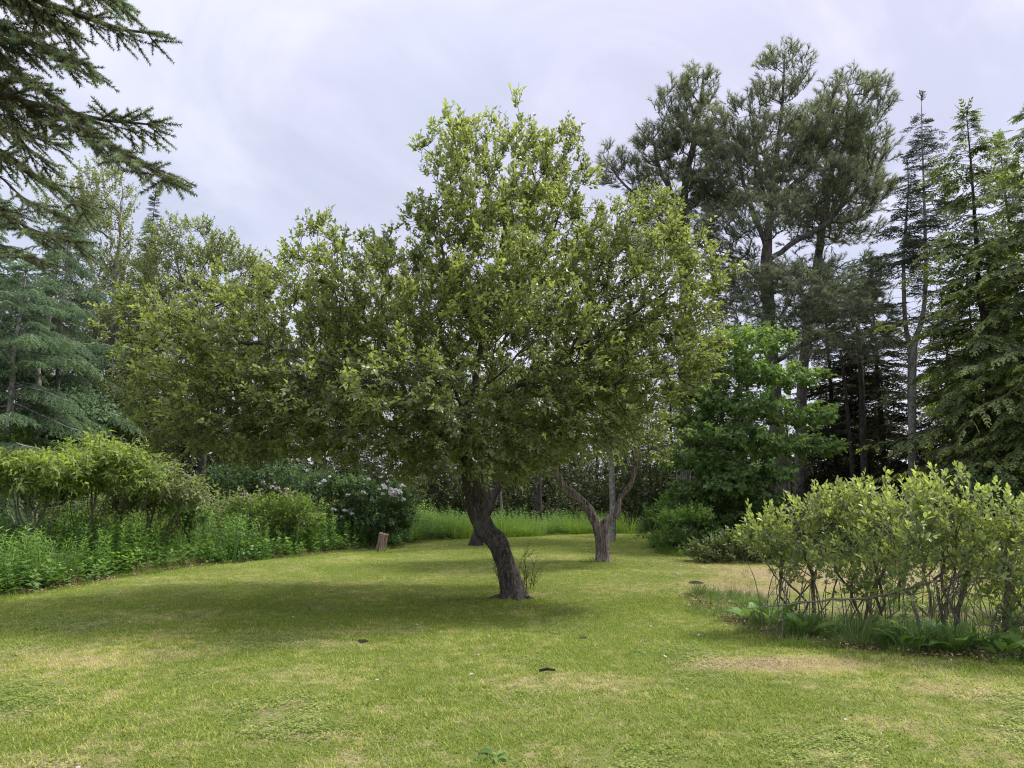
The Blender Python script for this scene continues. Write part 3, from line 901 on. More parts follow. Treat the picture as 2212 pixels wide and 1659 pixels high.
    lb(880, 985, 80, 36, .7, -.9); lb(965, 995, 75, 36, .5, -.8); lb(1070, 1005, 70, 34, .5, -.7); lb(1130, 1000, 60, 36, .6, .3); lb(1040, 1010, 60, 30, .4, .7)
    lb(850, 800, 260, 130, 1.3, 1.8); lb(1150, 780, 230, 150, 1.1, 1.8)
    sp = [leaf_sprig(rng, int(rng.integers(8, 12)), rng.uniform(.18, .32), .088, .051, 0.95, 0.30) for _ in range(7)]
    sp += [leaf_sprig(rng, 7, .07, .078, .043, 1.3, 0.3) for _ in range(4)]
    def keep(t):
        # underside of the crown: higher on the right, lowest over the left limb
        zlow = np.where(t[:, 0] > 0.4, 1.95 + 0.30 * np.clip(t[:, 0] - .4, 0, 3), np.where(t[:, 0] > -1.7, 1.80, 1.95))
        return t[:, 2] > zlow
    pos, par, rad, tips = tree_from_lobes(root, rng, lines, lob, 3700, sp, M['apple'], M['apple_twig'], M['apple_bark'], 0.0042, 0.095, 0.28, 0.2, 0.04,
                    per_tip=4, extra=2.0, upb=0.55, outb=0.45, scale=(.7, 1.2), centre=U(950, 800, Y), thr=0.02, keep=keep, trunk_geo=tg, young_up=0.35, jit=.03)
    # long upright shoots rising out of the top of the crown
    ls = [leaf_sprig(rng, 13, 0.55, .078, .042, 0.75, 0.0, stem=.005) for _ in range(5)]
    tipP = pos[tips]
    # keep the ones with open sky above: nothing higher close by
    sel = []
    for p in tipP[rng.permutation(len(tipP))]:
        nb = tipP[(np.abs(tipP[:, 0] - p[0]) < .45) & (np.abs(tipP[:, 1] - p[1]) < .45)]
        if nb[:, 2].max() - p[2] < 0.12: sel.append(p)
    sel = np.array(sel)
    n = len(sel)
    crown_scatter('shoots', ls, M['apple'], M['apple_twig'], sel, np.stack([rng.normal(0, .25, n), rng.normal(0, .25, n), np.ones(n)], 1), np.stack([rng.normal(size=n), rng.normal(size=n), np.full(n, .01)], 1), rng.uniform(.3, .8, n), rng, .55, root)
    return root
main_apple()
def second_apple():
    rng = np.random.default_rng(23)
    Y = 17.5
    root = empty('apple_tree', G(1302, 1209), 'old forked apple tree with split twisted trunk standing behind the large one', 'tree')
    L = lambda x, y, dY=0.0: U(x, y, Y + dY)
    tg = Geo()
    b = L(1303, 1208); b[2] = -.05
    gnarly(tg, [b, L(1300, 1188), L(1298, 1167), L(1292, 1147), L(1285, 1124), L(1272, 1102), L(1254, 1082), L(1232, 1064), L(1214, 1050), L(1206, 1030), L(1197, 1007), L(1188, 970)],
           [.17, .135, .120, .10, .092, .098, .095, .088, .080, .066, .058, .05], 7, 24, .20, 4.0, .55, .2)
    gnarly(tg, [L(1304, 1185), L(1302, 1150), L(1307, 1130), L(1317, 1121), L(1331, 1112), L(1336, 1092), L(1341, 1075), L(1355, 1059), L(1365, 1040), L(1375, 1000)],
           [.11, .10, .078, .072, .075, .066, .062, .055, .048, .04], 7, 20, .20, 7.0, .1, .18)
    t1, t2 = L(1188, 970), L(1375, 1000)
    lines = [[L(1300, 1188), L(1292, 1147), L(1272, 1102), L(1232, 1064), L(1197, 1007), t1, L(1180, 900, .2), L(1200, 800, .3), L(1230, 720, .3)],
             [t1, L(1120, 900, -.4), L(1050, 850, -.5)],
             [L(1292, 1147), L(1307, 1130), L(1331, 1112), L(1341, 1075), L(1365, 1040), t2, L(1390, 900, .2), L(1420, 820, .2)],
             [t2, L(1430, 940, -.3)], [L(1180, 900, .2), L(1280, 850, .2), L(1330, 780)], [t2, L(1340, 930, -.8), L(1300, 900, -1.2)]]
    k = Y / F2; lob = []
    def lb(x, y, rx, rz, ry, dY=0.0):
        p = U(x, y, Y + dY); kk = (Y + dY) / F2; lob.append((p[0], p[1], p[2], rx * kk, ry, rz * kk))
    lb(1250, 900, 150, 110, 1.4); lb(1150, 880, 110, 90, 1.2); lb(1380, 930, 90, 90, 1.0); lb(1300, 800, 160, 110, 1.5); lb(1400, 860, 70, 60, .8); lb(1130, 970, 80, 40, .9, -.6)
    lb(1270, 950, 110, 45, 1.0, -.9)
    sp = [leaf_sprig(rng, 8, rng.uniform(.15, .3), .085, .048, 0.9, 0.3) for _ in range(6)]
    tree_from_lobes(root, rng, lines, lob, 750, sp, M['apple'], M['apple_twig'], M['apple2_bark'], .004, .06, .28, .22, .04, per_tip=3, extra=1.6,
                    trunk_geo=tg, zmin=2.25, thr=.02, centre=U(1270, 900, Y), vb=.5, start=24, rmin=.004)
def third_apple():
    rng = np.random.default_rng(29)
    Y = 22.5
    root = empty('apple_tree', G(1030, 1174), 'smaller apple tree half hidden behind the leaning trunk, forking beside it', 'tree')
    L = lambda x, y, dY=0.0: U(x, y, Y + dY)
    tg = Geo(); b = L(1026, 1176); b[2] = -.05
    gnarly(tg, [b, L(1034, 1150), L(1046, 1120), L(1058, 1095), L(1066, 1072), L(1078, 1052), L(1085, 1020)], [.19, .16, .14, .13, .10, .085, .07], 5, 16, .1, 9, .3, .1)
    gnarly(tg, [L(1056, 1100), L(1050, 1070), L(1046, 1040), L(1040, 1000)], [.1, .085, .08, .06], 5, 12, .1, 5, 0, .1)
    lines = [[L(1034, 1150), L(1058, 1095), L(1078, 1052), L(1085, 1020), L(1110, 950), L(1150, 900)], [L(1058, 1095), L(1046, 1040), L(1040, 1000), L(1000, 930), L(960, 900)]]
    lob = []
    def lb(x, y, rx, rz, ry, dY=0.0):
        p = U(x, y, Y + dY); kk = (Y + dY) / F2; lob.append((p[0], p[1], p[2], rx * kk, ry, rz * kk))
    lb(1050, 920, 150, 70, 1.6); lb(1140, 960, 80, 60, 1.2); lb(960, 950, 80, 50, 1.2); lb(1060, 850, 140, 60, 1.4); lb(1120, 1020, 60, 32, .8)
    sp = [leaf_sprig(rng, 8, rng.uniform(.15, .3), .09, .05, 0.9, 0.3) for _ in range(5)]
    tree_from_lobes(root, rng, lines, lob, 420, sp, M['apple'], M['apple_twig'], M['dark_bark'], .005, .085, .28, .25, .04, per_tip=2, extra=1.0, trunk_geo=tg, zmin=1.95, thr=.025, vb=.45, start=8, rmin=.005)
second_apple(); third_apple()

# ------------------------------------------------------------------ white pines
def pine(base, label, trunk_pts, trunk_r, lobes, n_t, seed, limb_lines=(), per_tip=2, extra=1.2, bf=.22, group=None, nsp=36, scale=(.75, 1.5)):
    rng = np.random.default_rng(seed)
    root = empty('pine_tree', (base[0], base[1], 0), label, 'tree', group)
    tg = Geo(); gnarly(tg, trunk_pts, trunk_r, 5, 14, .05, seed, .25, .06)
    lines = [trunk_pts] + [list(l) for l in limb_lines]
    sp = [needle_sprig(rng, nsp, rng.uniform(.28, .42),  .19, .0105, ang=.6, forward=1.0, sub=2, stem=.010) for _ in range(6)]
    tree_from_lobes(root, rng, lines, lobes, n_t, sp, M['pine'], M['pine_bark'], M['pine_bark'], .009, trunk_r[1], bf, .4, .06, per_tip=per_tip, extra=extra, upb=1.0,
                    outb=.5, scale=scale, centre=np.mean([l[:3] for l in lobes], 0) - np.array([0, 0, 1.0]), thr=.035, trunk_geo=tg, rmin=.008, start=2, jit=.06, young_up=.3)
def lobs(Y, items):
    r = []
    for (x, y, rx, rz, ry, *dY) in items:
        d = Y + (dY[0] if dY else 0); p = U(x, y, d); k = d / F2
        r.append((p[0], p[1], p[2], rx * k, ry, rz * k))
    return r
def big_pine():
    Y = 27.0
    L = lambda x, y, dY=0.0: U(x, y, Y + dY)
    b = L(1692, 1160); b[2] = -.1
    tp = [b, L(1690, 1050), L(1682, 960), L(1672, 850), L(1665, 740), L(1658, 640), L(1657, 540), L(1665, 440), L(1678, 330), L(1690, 220), L(1695, 120)]
    tr = [.32, .26, .24, .21, .19, .175, .155, .12, .085, .05, .02]
    limbs = [[L(1657, 560), L(1720, 520), L(1790, 480), L(1860, 400), L(1900, 320)], [L(1657, 540), L(1620, 440), L(1590, 330), L(1570, 230)],
             [L(1665, 440), L(1740, 380), L(1790, 300), L(1830, 220)], [L(1658, 620), L(1590, 560), L(1500, 520)], [L(1665, 470), L(1640, 380), L(1620, 250)],
             [L(1658, 640), L(1760, 600, -1.5), L(1850, 560, -2)], [L(1662, 700), L(1560, 660, -1.5), L(1490, 650, -2)], [L(1668, 780), L(1780, 720, -1.0), L(1860, 690, -1)]]
    lo = lobs(Y, [(1690, 170, 62, 65, 1.1), (1640, 215, 40, 30, .8), (1840, 230, 85, 62, 1.4), (1790, 290, 80, 60, 1.4), (1870, 330, 60, 70, 1.3), (1680, 320, 90, 60, 1.6), (1580, 280, 70, 60, 1.3, .5),
                  (1600, 390, 100, 65, 1.6, .3), (1740, 400, 110, 60, 1.8), (1650, 470, 90, 50, 1.6, -1), (1820, 440, 70, 50, 1.4), (1560, 500, 60, 40, 1.2), (1760, 500, 80, 35, 1.3, 1),
                  (1590, 560, 50, 34, 1.0), (1700, 640, 120, 50, 1.7, -1), (1830, 600, 80, 45, 1.3, -1), (1620, 650, 70, 60, 1.2, -1.5), (1740, 690, 70, 40, 1.2, -1.4), (1880, 690, 50, 55, 1.0, -1), (1560, 600, 40, 40, .8), (1680, 600, 90, 30, 1.0, -3), (1800, 650, 90, 30, 1.0, -3), (1610, 690, 60, 36, .9, -3), (1730, 745, 70, 30, .9, -3), (1860, 740, 45, 30, .7, -2.5), (1570, 400, 70, 60, 1.2, .4), (1560, 330, 50, 50, 1.0, .4), (1740, 300, 50, 60, 1.0), (1655, 490, 26, 20, .4, -2.5), (1500, 495, 26, 20, .4, -1.5)])
    pine(b, 'tall multi-limbed white pine, highest of the dark conifers behind the lawn', tp, tr, lo, 2000, 41, limbs, per_tip=2, extra=.35)
    Y2 = 28.5
    L = lambda x, y, dY=0.0: U(x, y, Y2 + dY)
    b = L(1476, 1150); b[2] = -.1
    tp = [b, L(1478, 1000), L(1480, 800), L(1482, 650), L(1478, 520), L(1480, 400), L(1500, 300), L(1515, 210), L(1520, 150)]
    lo = lobs(Y2, [(1510, 200, 42, 45, .9), (1455, 230, 42, 50, .9), (1420, 330, 55, 55, 1.1), (1490, 330, 80, 55, 1.4), (1440, 420, 80, 50, 1.3), (1530, 420, 60, 50, 1.1), (1340, 370, 48, 36, .8), (1305, 340, 22, 26, .4),
                  (1400, 500, 60, 36, 1.1), (1490, 520, 60, 36, 1.1), (1520, 280, 50, 45, 1.0)])
    pine(b, 'slimmer white pine beside the tall one, nearest the apple crown', tp, [.30, .26, .22, .2, .17, .14, .09, .06, .02], lo, 750, 43,
         [[L(1478, 520), L(1420, 470), L(1350, 400), L(1300, 330)], [L(1480, 450), L(1430, 380), L(1410, 300)]], per_tip=2, extra=.35)
    Y3 = 29.5
    L = lambda x, y, dY=0.0: U(x, y, Y3 + dY)
    b = L(1722, 1140); b[2] = -.1
    tp = [b, L(1728, 980), L(1735, 800), L(1745, 700), L(1762, 590), L(1780, 470), L(1800, 360), L(1810, 280)]
    lo = lobs(Y3, [(1800, 330, 70, 60, 1.3), (1850, 400, 60, 50, 1.1), (1750, 450, 70, 45, 1.3), (1840, 500, 60, 30, 1.0), (1720, 590, 70, 35, 1.2), (1800, 640, 80, 40, 1.3), (1900, 420, 30, 25, .6)])
    pine(b, 'leaning grey white pine stem just behind the tall pine', tp, [.24, .2, .17, .15, .13, .1, .06, .02], lo, 520, 47, [], per_tip=2, extra=.35)
big_pine()

# ------------------------------------------------------------------ layered conifers
def conifer(name, label, x, y, H, R, z0, seed, mats, sprigs, prof, a_top=.5, a_bot=-.15, droop=.3, dz=.32, per=4, trunk_r=.2, spray=.35, step=.3, cat='tree', group=None,
            lean=(0, 0), trunk=True, thr=.02, inner=.2, vb=.45, rmin=.006, vout=.25, skip=0.0, trunk_pts=None, dead=0, side_scale=1.0, az=None, inst=True):
    rng = np.random.default_rng(seed)
    root = empty(name, (x, y, 0), label, cat, group)
    if trunk_pts is None:
        trunk_pts = [np.array([x + lean[0] * t + rng.normal(0, .03), y + lean[1] * t + rng.normal(0, .03), -0.1 + H * t]) for t in np.linspace(0, 1, 8)]
        trunk_pts[0][:2] = (x, y)
    tp = np.array(trunk_pts)
    tr = trunk_r * (1 - np.linspace(0, .95, len(tp)))
    tg = Geo(); gnarly(tg, tp, tr, 4, 12, .05, seed, .3, .05); tg.build('trunk', mats[1], root, smooth=True)
    P, _ = smooth_path(tp, tr, 6)
    thick, thin, leaf = Geo(), Geo(), Geo()
    z = z0; sp_p, sp_d, sp_s, sp_v = [], [], [], []
    a0, a1, q0, q1 = [], [], [], []
    def trunk_at(z):
        i = int(np.clip(np.searchsorted(P[:, 2], z), 1, len(P) - 1)); t = (z - P[i - 1, 2]) / max(P[i, 2] - P[i - 1, 2], 1e-6)
        return P[i - 1] * (1 - t) + P[i] * t
    while z < H - .1:
        f = (z - z0) / (H - z0)
        for k in range(per):
            if rng.random() < skip: continue
            L = R * prof(f) * rng.uniform(.5, 1.2)
            if L < .12: L = .12
            th = rng.uniform(0, 2 * PI) if az is None else rng.uniform(*az)
            a = a_bot + (a_top - a_bot) * f + rng.normal(0, .16)
            b = trunk_at(z + rng.uniform(-.15, .15)); th2 = rng.normal(0, .25)
            hd = np.array([math.cos(th), math.sin(th), 0.0])
            n = max(3, int(L / step) + 1)
            s = np.linspace(0, 1, n + 1)
            wob = rng.normal(0, .04, (n + 1, 3)) * s[:, None] * L * .5
            pts = b + hd * (L * s * math.cos(a))[:, None] + np.array([-hd[1], hd[0], 0]) * (th2 * L * s * s)[:, None] + np.array([0, 0, 1.0]) * (L * (math.sin(a) * s - droop * s * s + .10 * droop * s ** 6))[:, None] + wob
            rb = max(.006, .012 * L) * np.linspace(1, .25, n + 1)
            a0.append(pts[:-1]); a1.append(pts[1:]); q0.append(rb[:-1]); q1.append(rb[1:])
            if f < dead and rng.random() < .75: continue
            m = max(2, int(L * (1 - inner) / spray))
            for q in range(m):
                ss = inner + (1 - inner) * (q + rng.uniform(.2, .9)) / m
                j = min(int(ss * n), n - 1); t = ss * n - j
                p = pts[j] * (1 - t) + pts[j + 1] * t
                d = norm(pts[j + 1] - pts[j])
                side = np.array([-hd[1], hd[0], 0.0])
                for sg in (-1, 1):
                    ang = rng.uniform(.7, 1.1)
                    sp_p.append(p); sp_d.append(d * math.cos(ang) + side * sg * math.sin(ang) - np.array([0, 0, droop * .4]))
                    sp_s.append((.55 + .6 * (1 - ss)) * rng.uniform(.75, 1.2) * min(1.0, .35 + L * .35) * side_scale); sp_v.append(vb + vout * (ss - .6))
            sp_p.append(pts[-1] - (pts[-1] - pts[-2]) * .4); sp_d.append(norm(pts[-1] - pts[-2])); sp_s.append(.9 * min(1.0, .35 + L * .3)); sp_v.append(vb + vout * .5)
        z += dz * rng.uniform(.7, 1.3) * (1.15 - .5 * f)
    # leader
    for _ in range(3):
        sp_p.append(P[-1] + np.array([0, 0, -.25])); sp_d.append(np.array([rng.normal(0, .12), rng.normal(0, .12), 1.0])); sp_s.append(.8); sp_v.append(vb)
    V, T = prisms(np.concatenate(a0), np.concatenate(a1), np.maximum(np.concatenate(q0), rmin), np.maximum(np.concatenate(q1), rmin))
    thin.add(V, T)
    n = len(sp_p)
    upv = np.array([0, 0, 1.0]) + rng.normal(0, .25, (n, 3))
    if inst:
        thin.build('branches', mats[1], root, kind='stuff')
        crown_scatter('needles', sprigs, mats[0], mats[1], np.array(sp_p), np.array(sp_d), upv, np.array(sp_s), rng, np.array(sp_v), root)
    else:
        place(leaf, thin, sprigs, np.array(sp_p), np.array(sp_d), upv, np.array(sp_s), rng, np.array(sp_v), .10)
        thin.build('branches', mats[1], root, kind='stuff'); leaf.build('needles', mats[0], root, kind='stuff')
    return root
rs = np.random.default_rng(5)
HEM = [frond_sprig(rs, 6, .75, .36, .075, droop=.30, stem=.004, sub=3) for _ in range(6)]
SPR = [needle_sprig(rs, 46, .5, .065, .028, ang=1.1, sub=5, flat=.35, stem=.006) for _ in range(6)]
DRK = [needle_sprig(rs, 20, .75, .14, .06, ang=1.1, sub=5, flat=.4, stem=.007) for _ in range(5)]
LAR = [needle_sprig(rs, 55, .65, .085, .026, ang=1.0, sub=6, flat=.2, droop=.35, stem=.004) for _ in range(6)]
hp = lambda f: (1 - f) ** .6 * (0.85 + .3 * math.sin(f * 25))
hm = (M['hemlock'], M['dark_bark'])
def hx(x, Y): return (x - 1106) / F2 * Y
# hemlocks and spruces at the right
conifer('hemlock_tree', 'tall drooping hemlock with lime new tips, third trunk in from the picture edge', hx(2150, 22), 22, 1.6 + 875 * 22 / F2, 3.1, 2.6, 61, hm, HEM, hp, .35, -.1, .32, .27, 6, .17, spray=.27, skip=.18, vb=.52)
conifer('hemlock_tree', 'broad hemlock on the picture edge with yellow green hanging sprays', hx(2290, 20), 20, 1.6 + 880 * 20 / F2, 3.2, 1.9, 63, hm, HEM, hp, .3, -.15, .35, .27, 6, .18, spray=.27, skip=.18, vb=.52)
conifer('hemlock_tree', 'hemlock filling the gap between the tall one and the picture edge', hx(2225, 24), 24, 1.6 + 800 * 24 / F2, 3.3, 2.4, 64, hm, HEM, hp, .3, -.15, .3, .28, 5, .17, spray=.34, skip=.2, vb=.5)
conifer('hemlock_tree', 'lower hemlock with wide pale-tipped boughs reaching over the blueberry bushes', hx(2120, 24.5), 24.5, 8.6, 3.2, 2.2, 65, hm, HEM, lambda f: (1 - f) ** .6, .2, -.15, .3, .30, 6, .14, spray=.24, skip=.15, vb=.65)
conifer('spruce_tree', 'thin sparse spruce, taller stem of the forked bare pair', hx(1998, 25), 25, 1.6 + 850 * 25 / F2, 1.6, 3.0, 67, (M['spruce'], M['gray_bark']), SPR, lambda f: .75 if f < .6 else (1.25 - f) * 1.1 if f < .97 else .2, .25, -.25, .2, .34, 6, .15, spray=.20, dead=.58, side_scale=1.3,
        trunk_pts=[np.array([hx(1970, 25), 25, -.1]), U(1971, 1000, 25), U(1972, 860, 25), U(1975, 745, 25), U(1992, 690, 25), U(2000, 600, 25), U(1997, 450, 25), U(1993, 330, 25), U(1990, 205, 25)])
conifer('spruce_tree', 'shorter kinked stem of the forked bare spruce pair', hx(1966, 25.4), 25.4, 1.6 + 700 * 25.4 / F2, 1.4, 6.0, 68, (M['spruce'], M['gray_bark']), SPR, lambda f: .9 if f < .6 else (1.25 - f) * 1.1, .3, -.25, .2, .36, 6, .12, spray=.20, dead=.5, side_scale=1.3,
        trunk_pts=[np.array([hx(1966, 25.4), 25.4, -.1]), U(1968, 900, 25.4), U(1966, 760, 25.4), U(1955, 690, 25.4), U(1952, 560, 25.4), U(1958, 470, 25.4), U(1962, 400, 25.4), U(1960, 345, 25.4)])
dp = lambda f: (1 - f) ** .6
dk = (M['dark_needle'], M['dark_bark'])
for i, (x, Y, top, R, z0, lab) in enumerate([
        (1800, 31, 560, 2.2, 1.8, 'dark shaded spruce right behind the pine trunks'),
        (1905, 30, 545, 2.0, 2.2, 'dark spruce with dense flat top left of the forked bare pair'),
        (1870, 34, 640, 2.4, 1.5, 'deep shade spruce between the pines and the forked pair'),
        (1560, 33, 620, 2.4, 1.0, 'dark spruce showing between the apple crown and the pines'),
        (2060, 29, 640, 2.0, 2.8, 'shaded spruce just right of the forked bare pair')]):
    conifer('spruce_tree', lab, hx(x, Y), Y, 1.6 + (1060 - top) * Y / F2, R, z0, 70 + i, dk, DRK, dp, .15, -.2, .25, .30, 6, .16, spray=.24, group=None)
# ------------------------------------------------------------------ broadleaf trees
def lobe_broadleaf(name, label, base, trunk_pts, trunk_r, lobes, n_t, seed, mat, bark, sprigs, **kw):
    rng = np.random.default_rng(seed)
    cat = kw.pop('cat', 'tree'); group = kw.pop('group', None)
    root = empty(name, (base[0], base[1], 0), label, cat, group)
    tg = Geo()
    if cat == 'tree': gnarly(tg, trunk_pts, trunk_r, 5, 12, .05, seed, .3, .05)
    extra_lines = kw.pop('lines', [])
    tree_from_lobes(root, rng, [trunk_pts] + extra_lines, lobes, n_t, sprigs, mat, bark, bark, r_tip=kw.pop('r_tip', .005), r_root=trunk_r[0] * .9, trunk_geo=tg if cat == 'tree' else None, **kw)
    return root
rl = np.random.default_rng(8)
SM = [leaf_sprig(rl, 9, rl.uniform(.25, .45), .075, .055, 1.0, 0.1, droop=.3, stem=.004) for _ in range(6)]
MP = [leaf_sprig(rl, 8, rl.uniform(.22, .36), .115, .10, 1.2, 0.05, droop=.35, stem=.004, fold=.05) for _ in range(6)]
# maple in front of the pines
Y = 21.5
lo = lobs(Y, [(1610, 745, 90, 20, 1.2), (1570, 800, 90, 20, 1.2, .3), (1680, 820, 90, 20, 1.2, -.5), (1520, 850, 80, 20, 1.1), (1610, 880, 90, 20, 1.3, -.6), (1720, 900, 80, 18, 1.1, -.3), (1500, 910, 60, 20, .9), (1570, 945, 90, 20, 1.3, -.9),
              (1660, 960, 90, 20, 1.2, -.8), (1760, 965, 60, 16, .8), (1520, 990, 80, 22, 1.2, -.6), (1620, 1015, 90, 20, 1.2, -1.1), (1550, 1050, 90, 24, 1.2, -1.0), (1630, 1075, 70, 22, 1.0, -1.0), (1500, 1090, 60, 26, .9, -.8), (1580, 1120, 80, 24, 1.0, -1.1), (1480, 860, 40, 22, .6)])
b = (hx(1640, 22.5), 22.5)
lobe_broadleaf('maple_tree', 'bright green maple with tiered boughs in front of the pine trunks', b,
               [np.array([b[0], b[1], -.1]), U(1635, 1060, 22.3), U(1625, 950, 22), U(1615, 850, 21.8), U(1610, 760, 21.6)], [.12, .1, .08, .05, .02], lo, 900, 81, M['maple'], M['gray_bark'], MP,
               bf=.35, step=.3, lift=0.0, per_tip=3, extra=1.5, upb=.12, outb=.8, scale=(.8, 1.3), thr=.03, zmin=.5, shell=.4, young_up=.45, rmin=.005)
# left: birches and other broadleaf trees behind
def simple_tree(name, label, x, Y, top, items, seed, mat, bark, sprigs, n_t, tr=.14, base_x=None, **kw):
    bx = hx(base_x if base_x is not None else x, Y)
    zt = 1.6 + (1060 - top) * Y / F2
    tp = [np.array([bx + (hx(x, Y) - bx) * t, Y, -.1 + zt * t * .93]) for t in (0, .25, .5, .75, 1.0)]
    return lobe_broadleaf(name, label, (bx, Y), tp, [tr, tr * .8, tr * .6, tr * .35, .02], lobs(Y, items), n_t, seed, mat, bark, sprigs,
                          **{**dict(bf=.3, step=.4, lift=.08, per_tip=3, extra=1.4, upb=.6, outb=.4, scale=(.9, 1.4), thr=.035, rmin=.006, start=2, young_up=.25), **kw})
simple_tree('birch_tree', 'tall slender leafy birch rising behind the spruce boughs', 225, 25, 330, [(230, 420, 50, 70, 1.2), (210, 530, 70, 70, 1.4), (250, 640, 70, 80, 1.5), (190, 700, 70, 80, 1.4), (240, 800, 70, 70, 1.2), (150, 450, 60, 60, 1.2)], 91, M['birch'], M['gray_bark'], SM, 650)
simple_tree('birch_tree', 'leafy tree top just left of the apple crown with loose upright twigs', 440, 24, 470, [(430, 530, 80, 45, 1.4), (380, 600, 80, 60, 1.4), (480, 600, 90, 60, 1.4), (350, 700, 90, 70, 1.4), (470, 720, 110, 70, 1.6), (330, 520, 30, 30, .6), (530, 590, 40, 60, .8)], 93, M['birch'], M['dark_bark'], SM, 750)
simple_tree('birch_tree', 'loose pale green tree in the woods above the shrub border', 300, 27, 560, [(300, 620, 70, 50, 1.4), (270, 740, 80, 70, 1.5), (330, 840, 80, 70, 1.5), (180, 860, 50, 60, 1.2)], 95, M['birch'], M['dark_bark'], SM, 480)
simple_tree('alder_tree', 'dull brown-green alder thicket tree under the birches', 230, 21, 820, [(250, 880, 70, 45, 1.2), (170, 900, 60, 40, 1.1), (320, 930, 80, 45, 1.3), (230, 950, 80, 35, 1.2)], 97, M['brush'], M['dark_bark'], SM, 420, tr=.07)
simple_tree('alder_tree', 'bluish green bush tree at the foot of the larches', 150, 19, 850, [(160, 900, 55, 40, .9), (120, 950, 60, 35, .9)], 99, M['larch'], M['dark_bark'], SM, 220, tr=.05)
conifer('spruce_tree', 'narrow pointed spruce spire above the left-hand treetops', hx(300, 30), 30, 1.6 + 668 * 30 / F2, 1.25, 2.5, 101, (M['spruce'], M['dark_bark']), SPR, lambda f: (1 - f) ** .9 + .04, .3, -.2, .2, .34, 5, .15, spray=.26)
lp = lambda f: (1 - f) ** .6 * (.85 + .25 * math.sin(f * 31))
lm = (M['larch'], M['gray_bark'])
conifer('larch_tree', 'soft blue-green larch with layered feathery boughs beside the shrub border', hx(20, 17), 17, 7.0, 2.6, 1.0, 103, lm, LAR, lp, .2, -.1, .20, .24, 6, .13, spray=.19, vb=.55)
conifer('larch_tree', 'taller blue-green larch behind, its boughs under the spruce branches', hx(110, 19.5), 19.5, 8.9, 2.2, 2.4, 105, lm, LAR, lp, .25, -.1, .22, .24, 6, .14, spray=.19, vb=.35)
conifer('larch_tree', 'larch at the picture edge, trunk showing under overhanging spruce branches', hx(-90, 18.5), 18.5, 10, 2.6, 1.4, 107, lm, LAR, lp, .25, -.1, .15, .22, 7, .15, spray=.18, vb=.4)
conifer('larch_tree', 'thin bright blue-green larch top between the birches', hx(290, 26), 26, 1.6 + 600 * 26 / F2, 1.0, 3.0, 109, lm, LAR, lambda f: (1 - f) ** .8 + .05, .3, -.1, .12, .34, 4, .1, spray=.28, vb=.6)
# pale crooked dead stem in front of the larches
g = Geo(); root = empty('dead_stem', (hx(84, 18), 18, 0), 'pale crooked dead stem in front of the larches', 'tree')
gnarly(g, [np.array([hx(84, 18), 18, -.1]), U(84, 900, 18), U(82, 800, 18), U(88, 760, 18), U(100, 720, 18), U(107, 680, 18), U(116, 640, 18)], [.07, .065, .06, .06, .055, .05, .02], 5, 9, .12, 3)
g.build('trunk', M['gray_bark'], root, smooth=True)

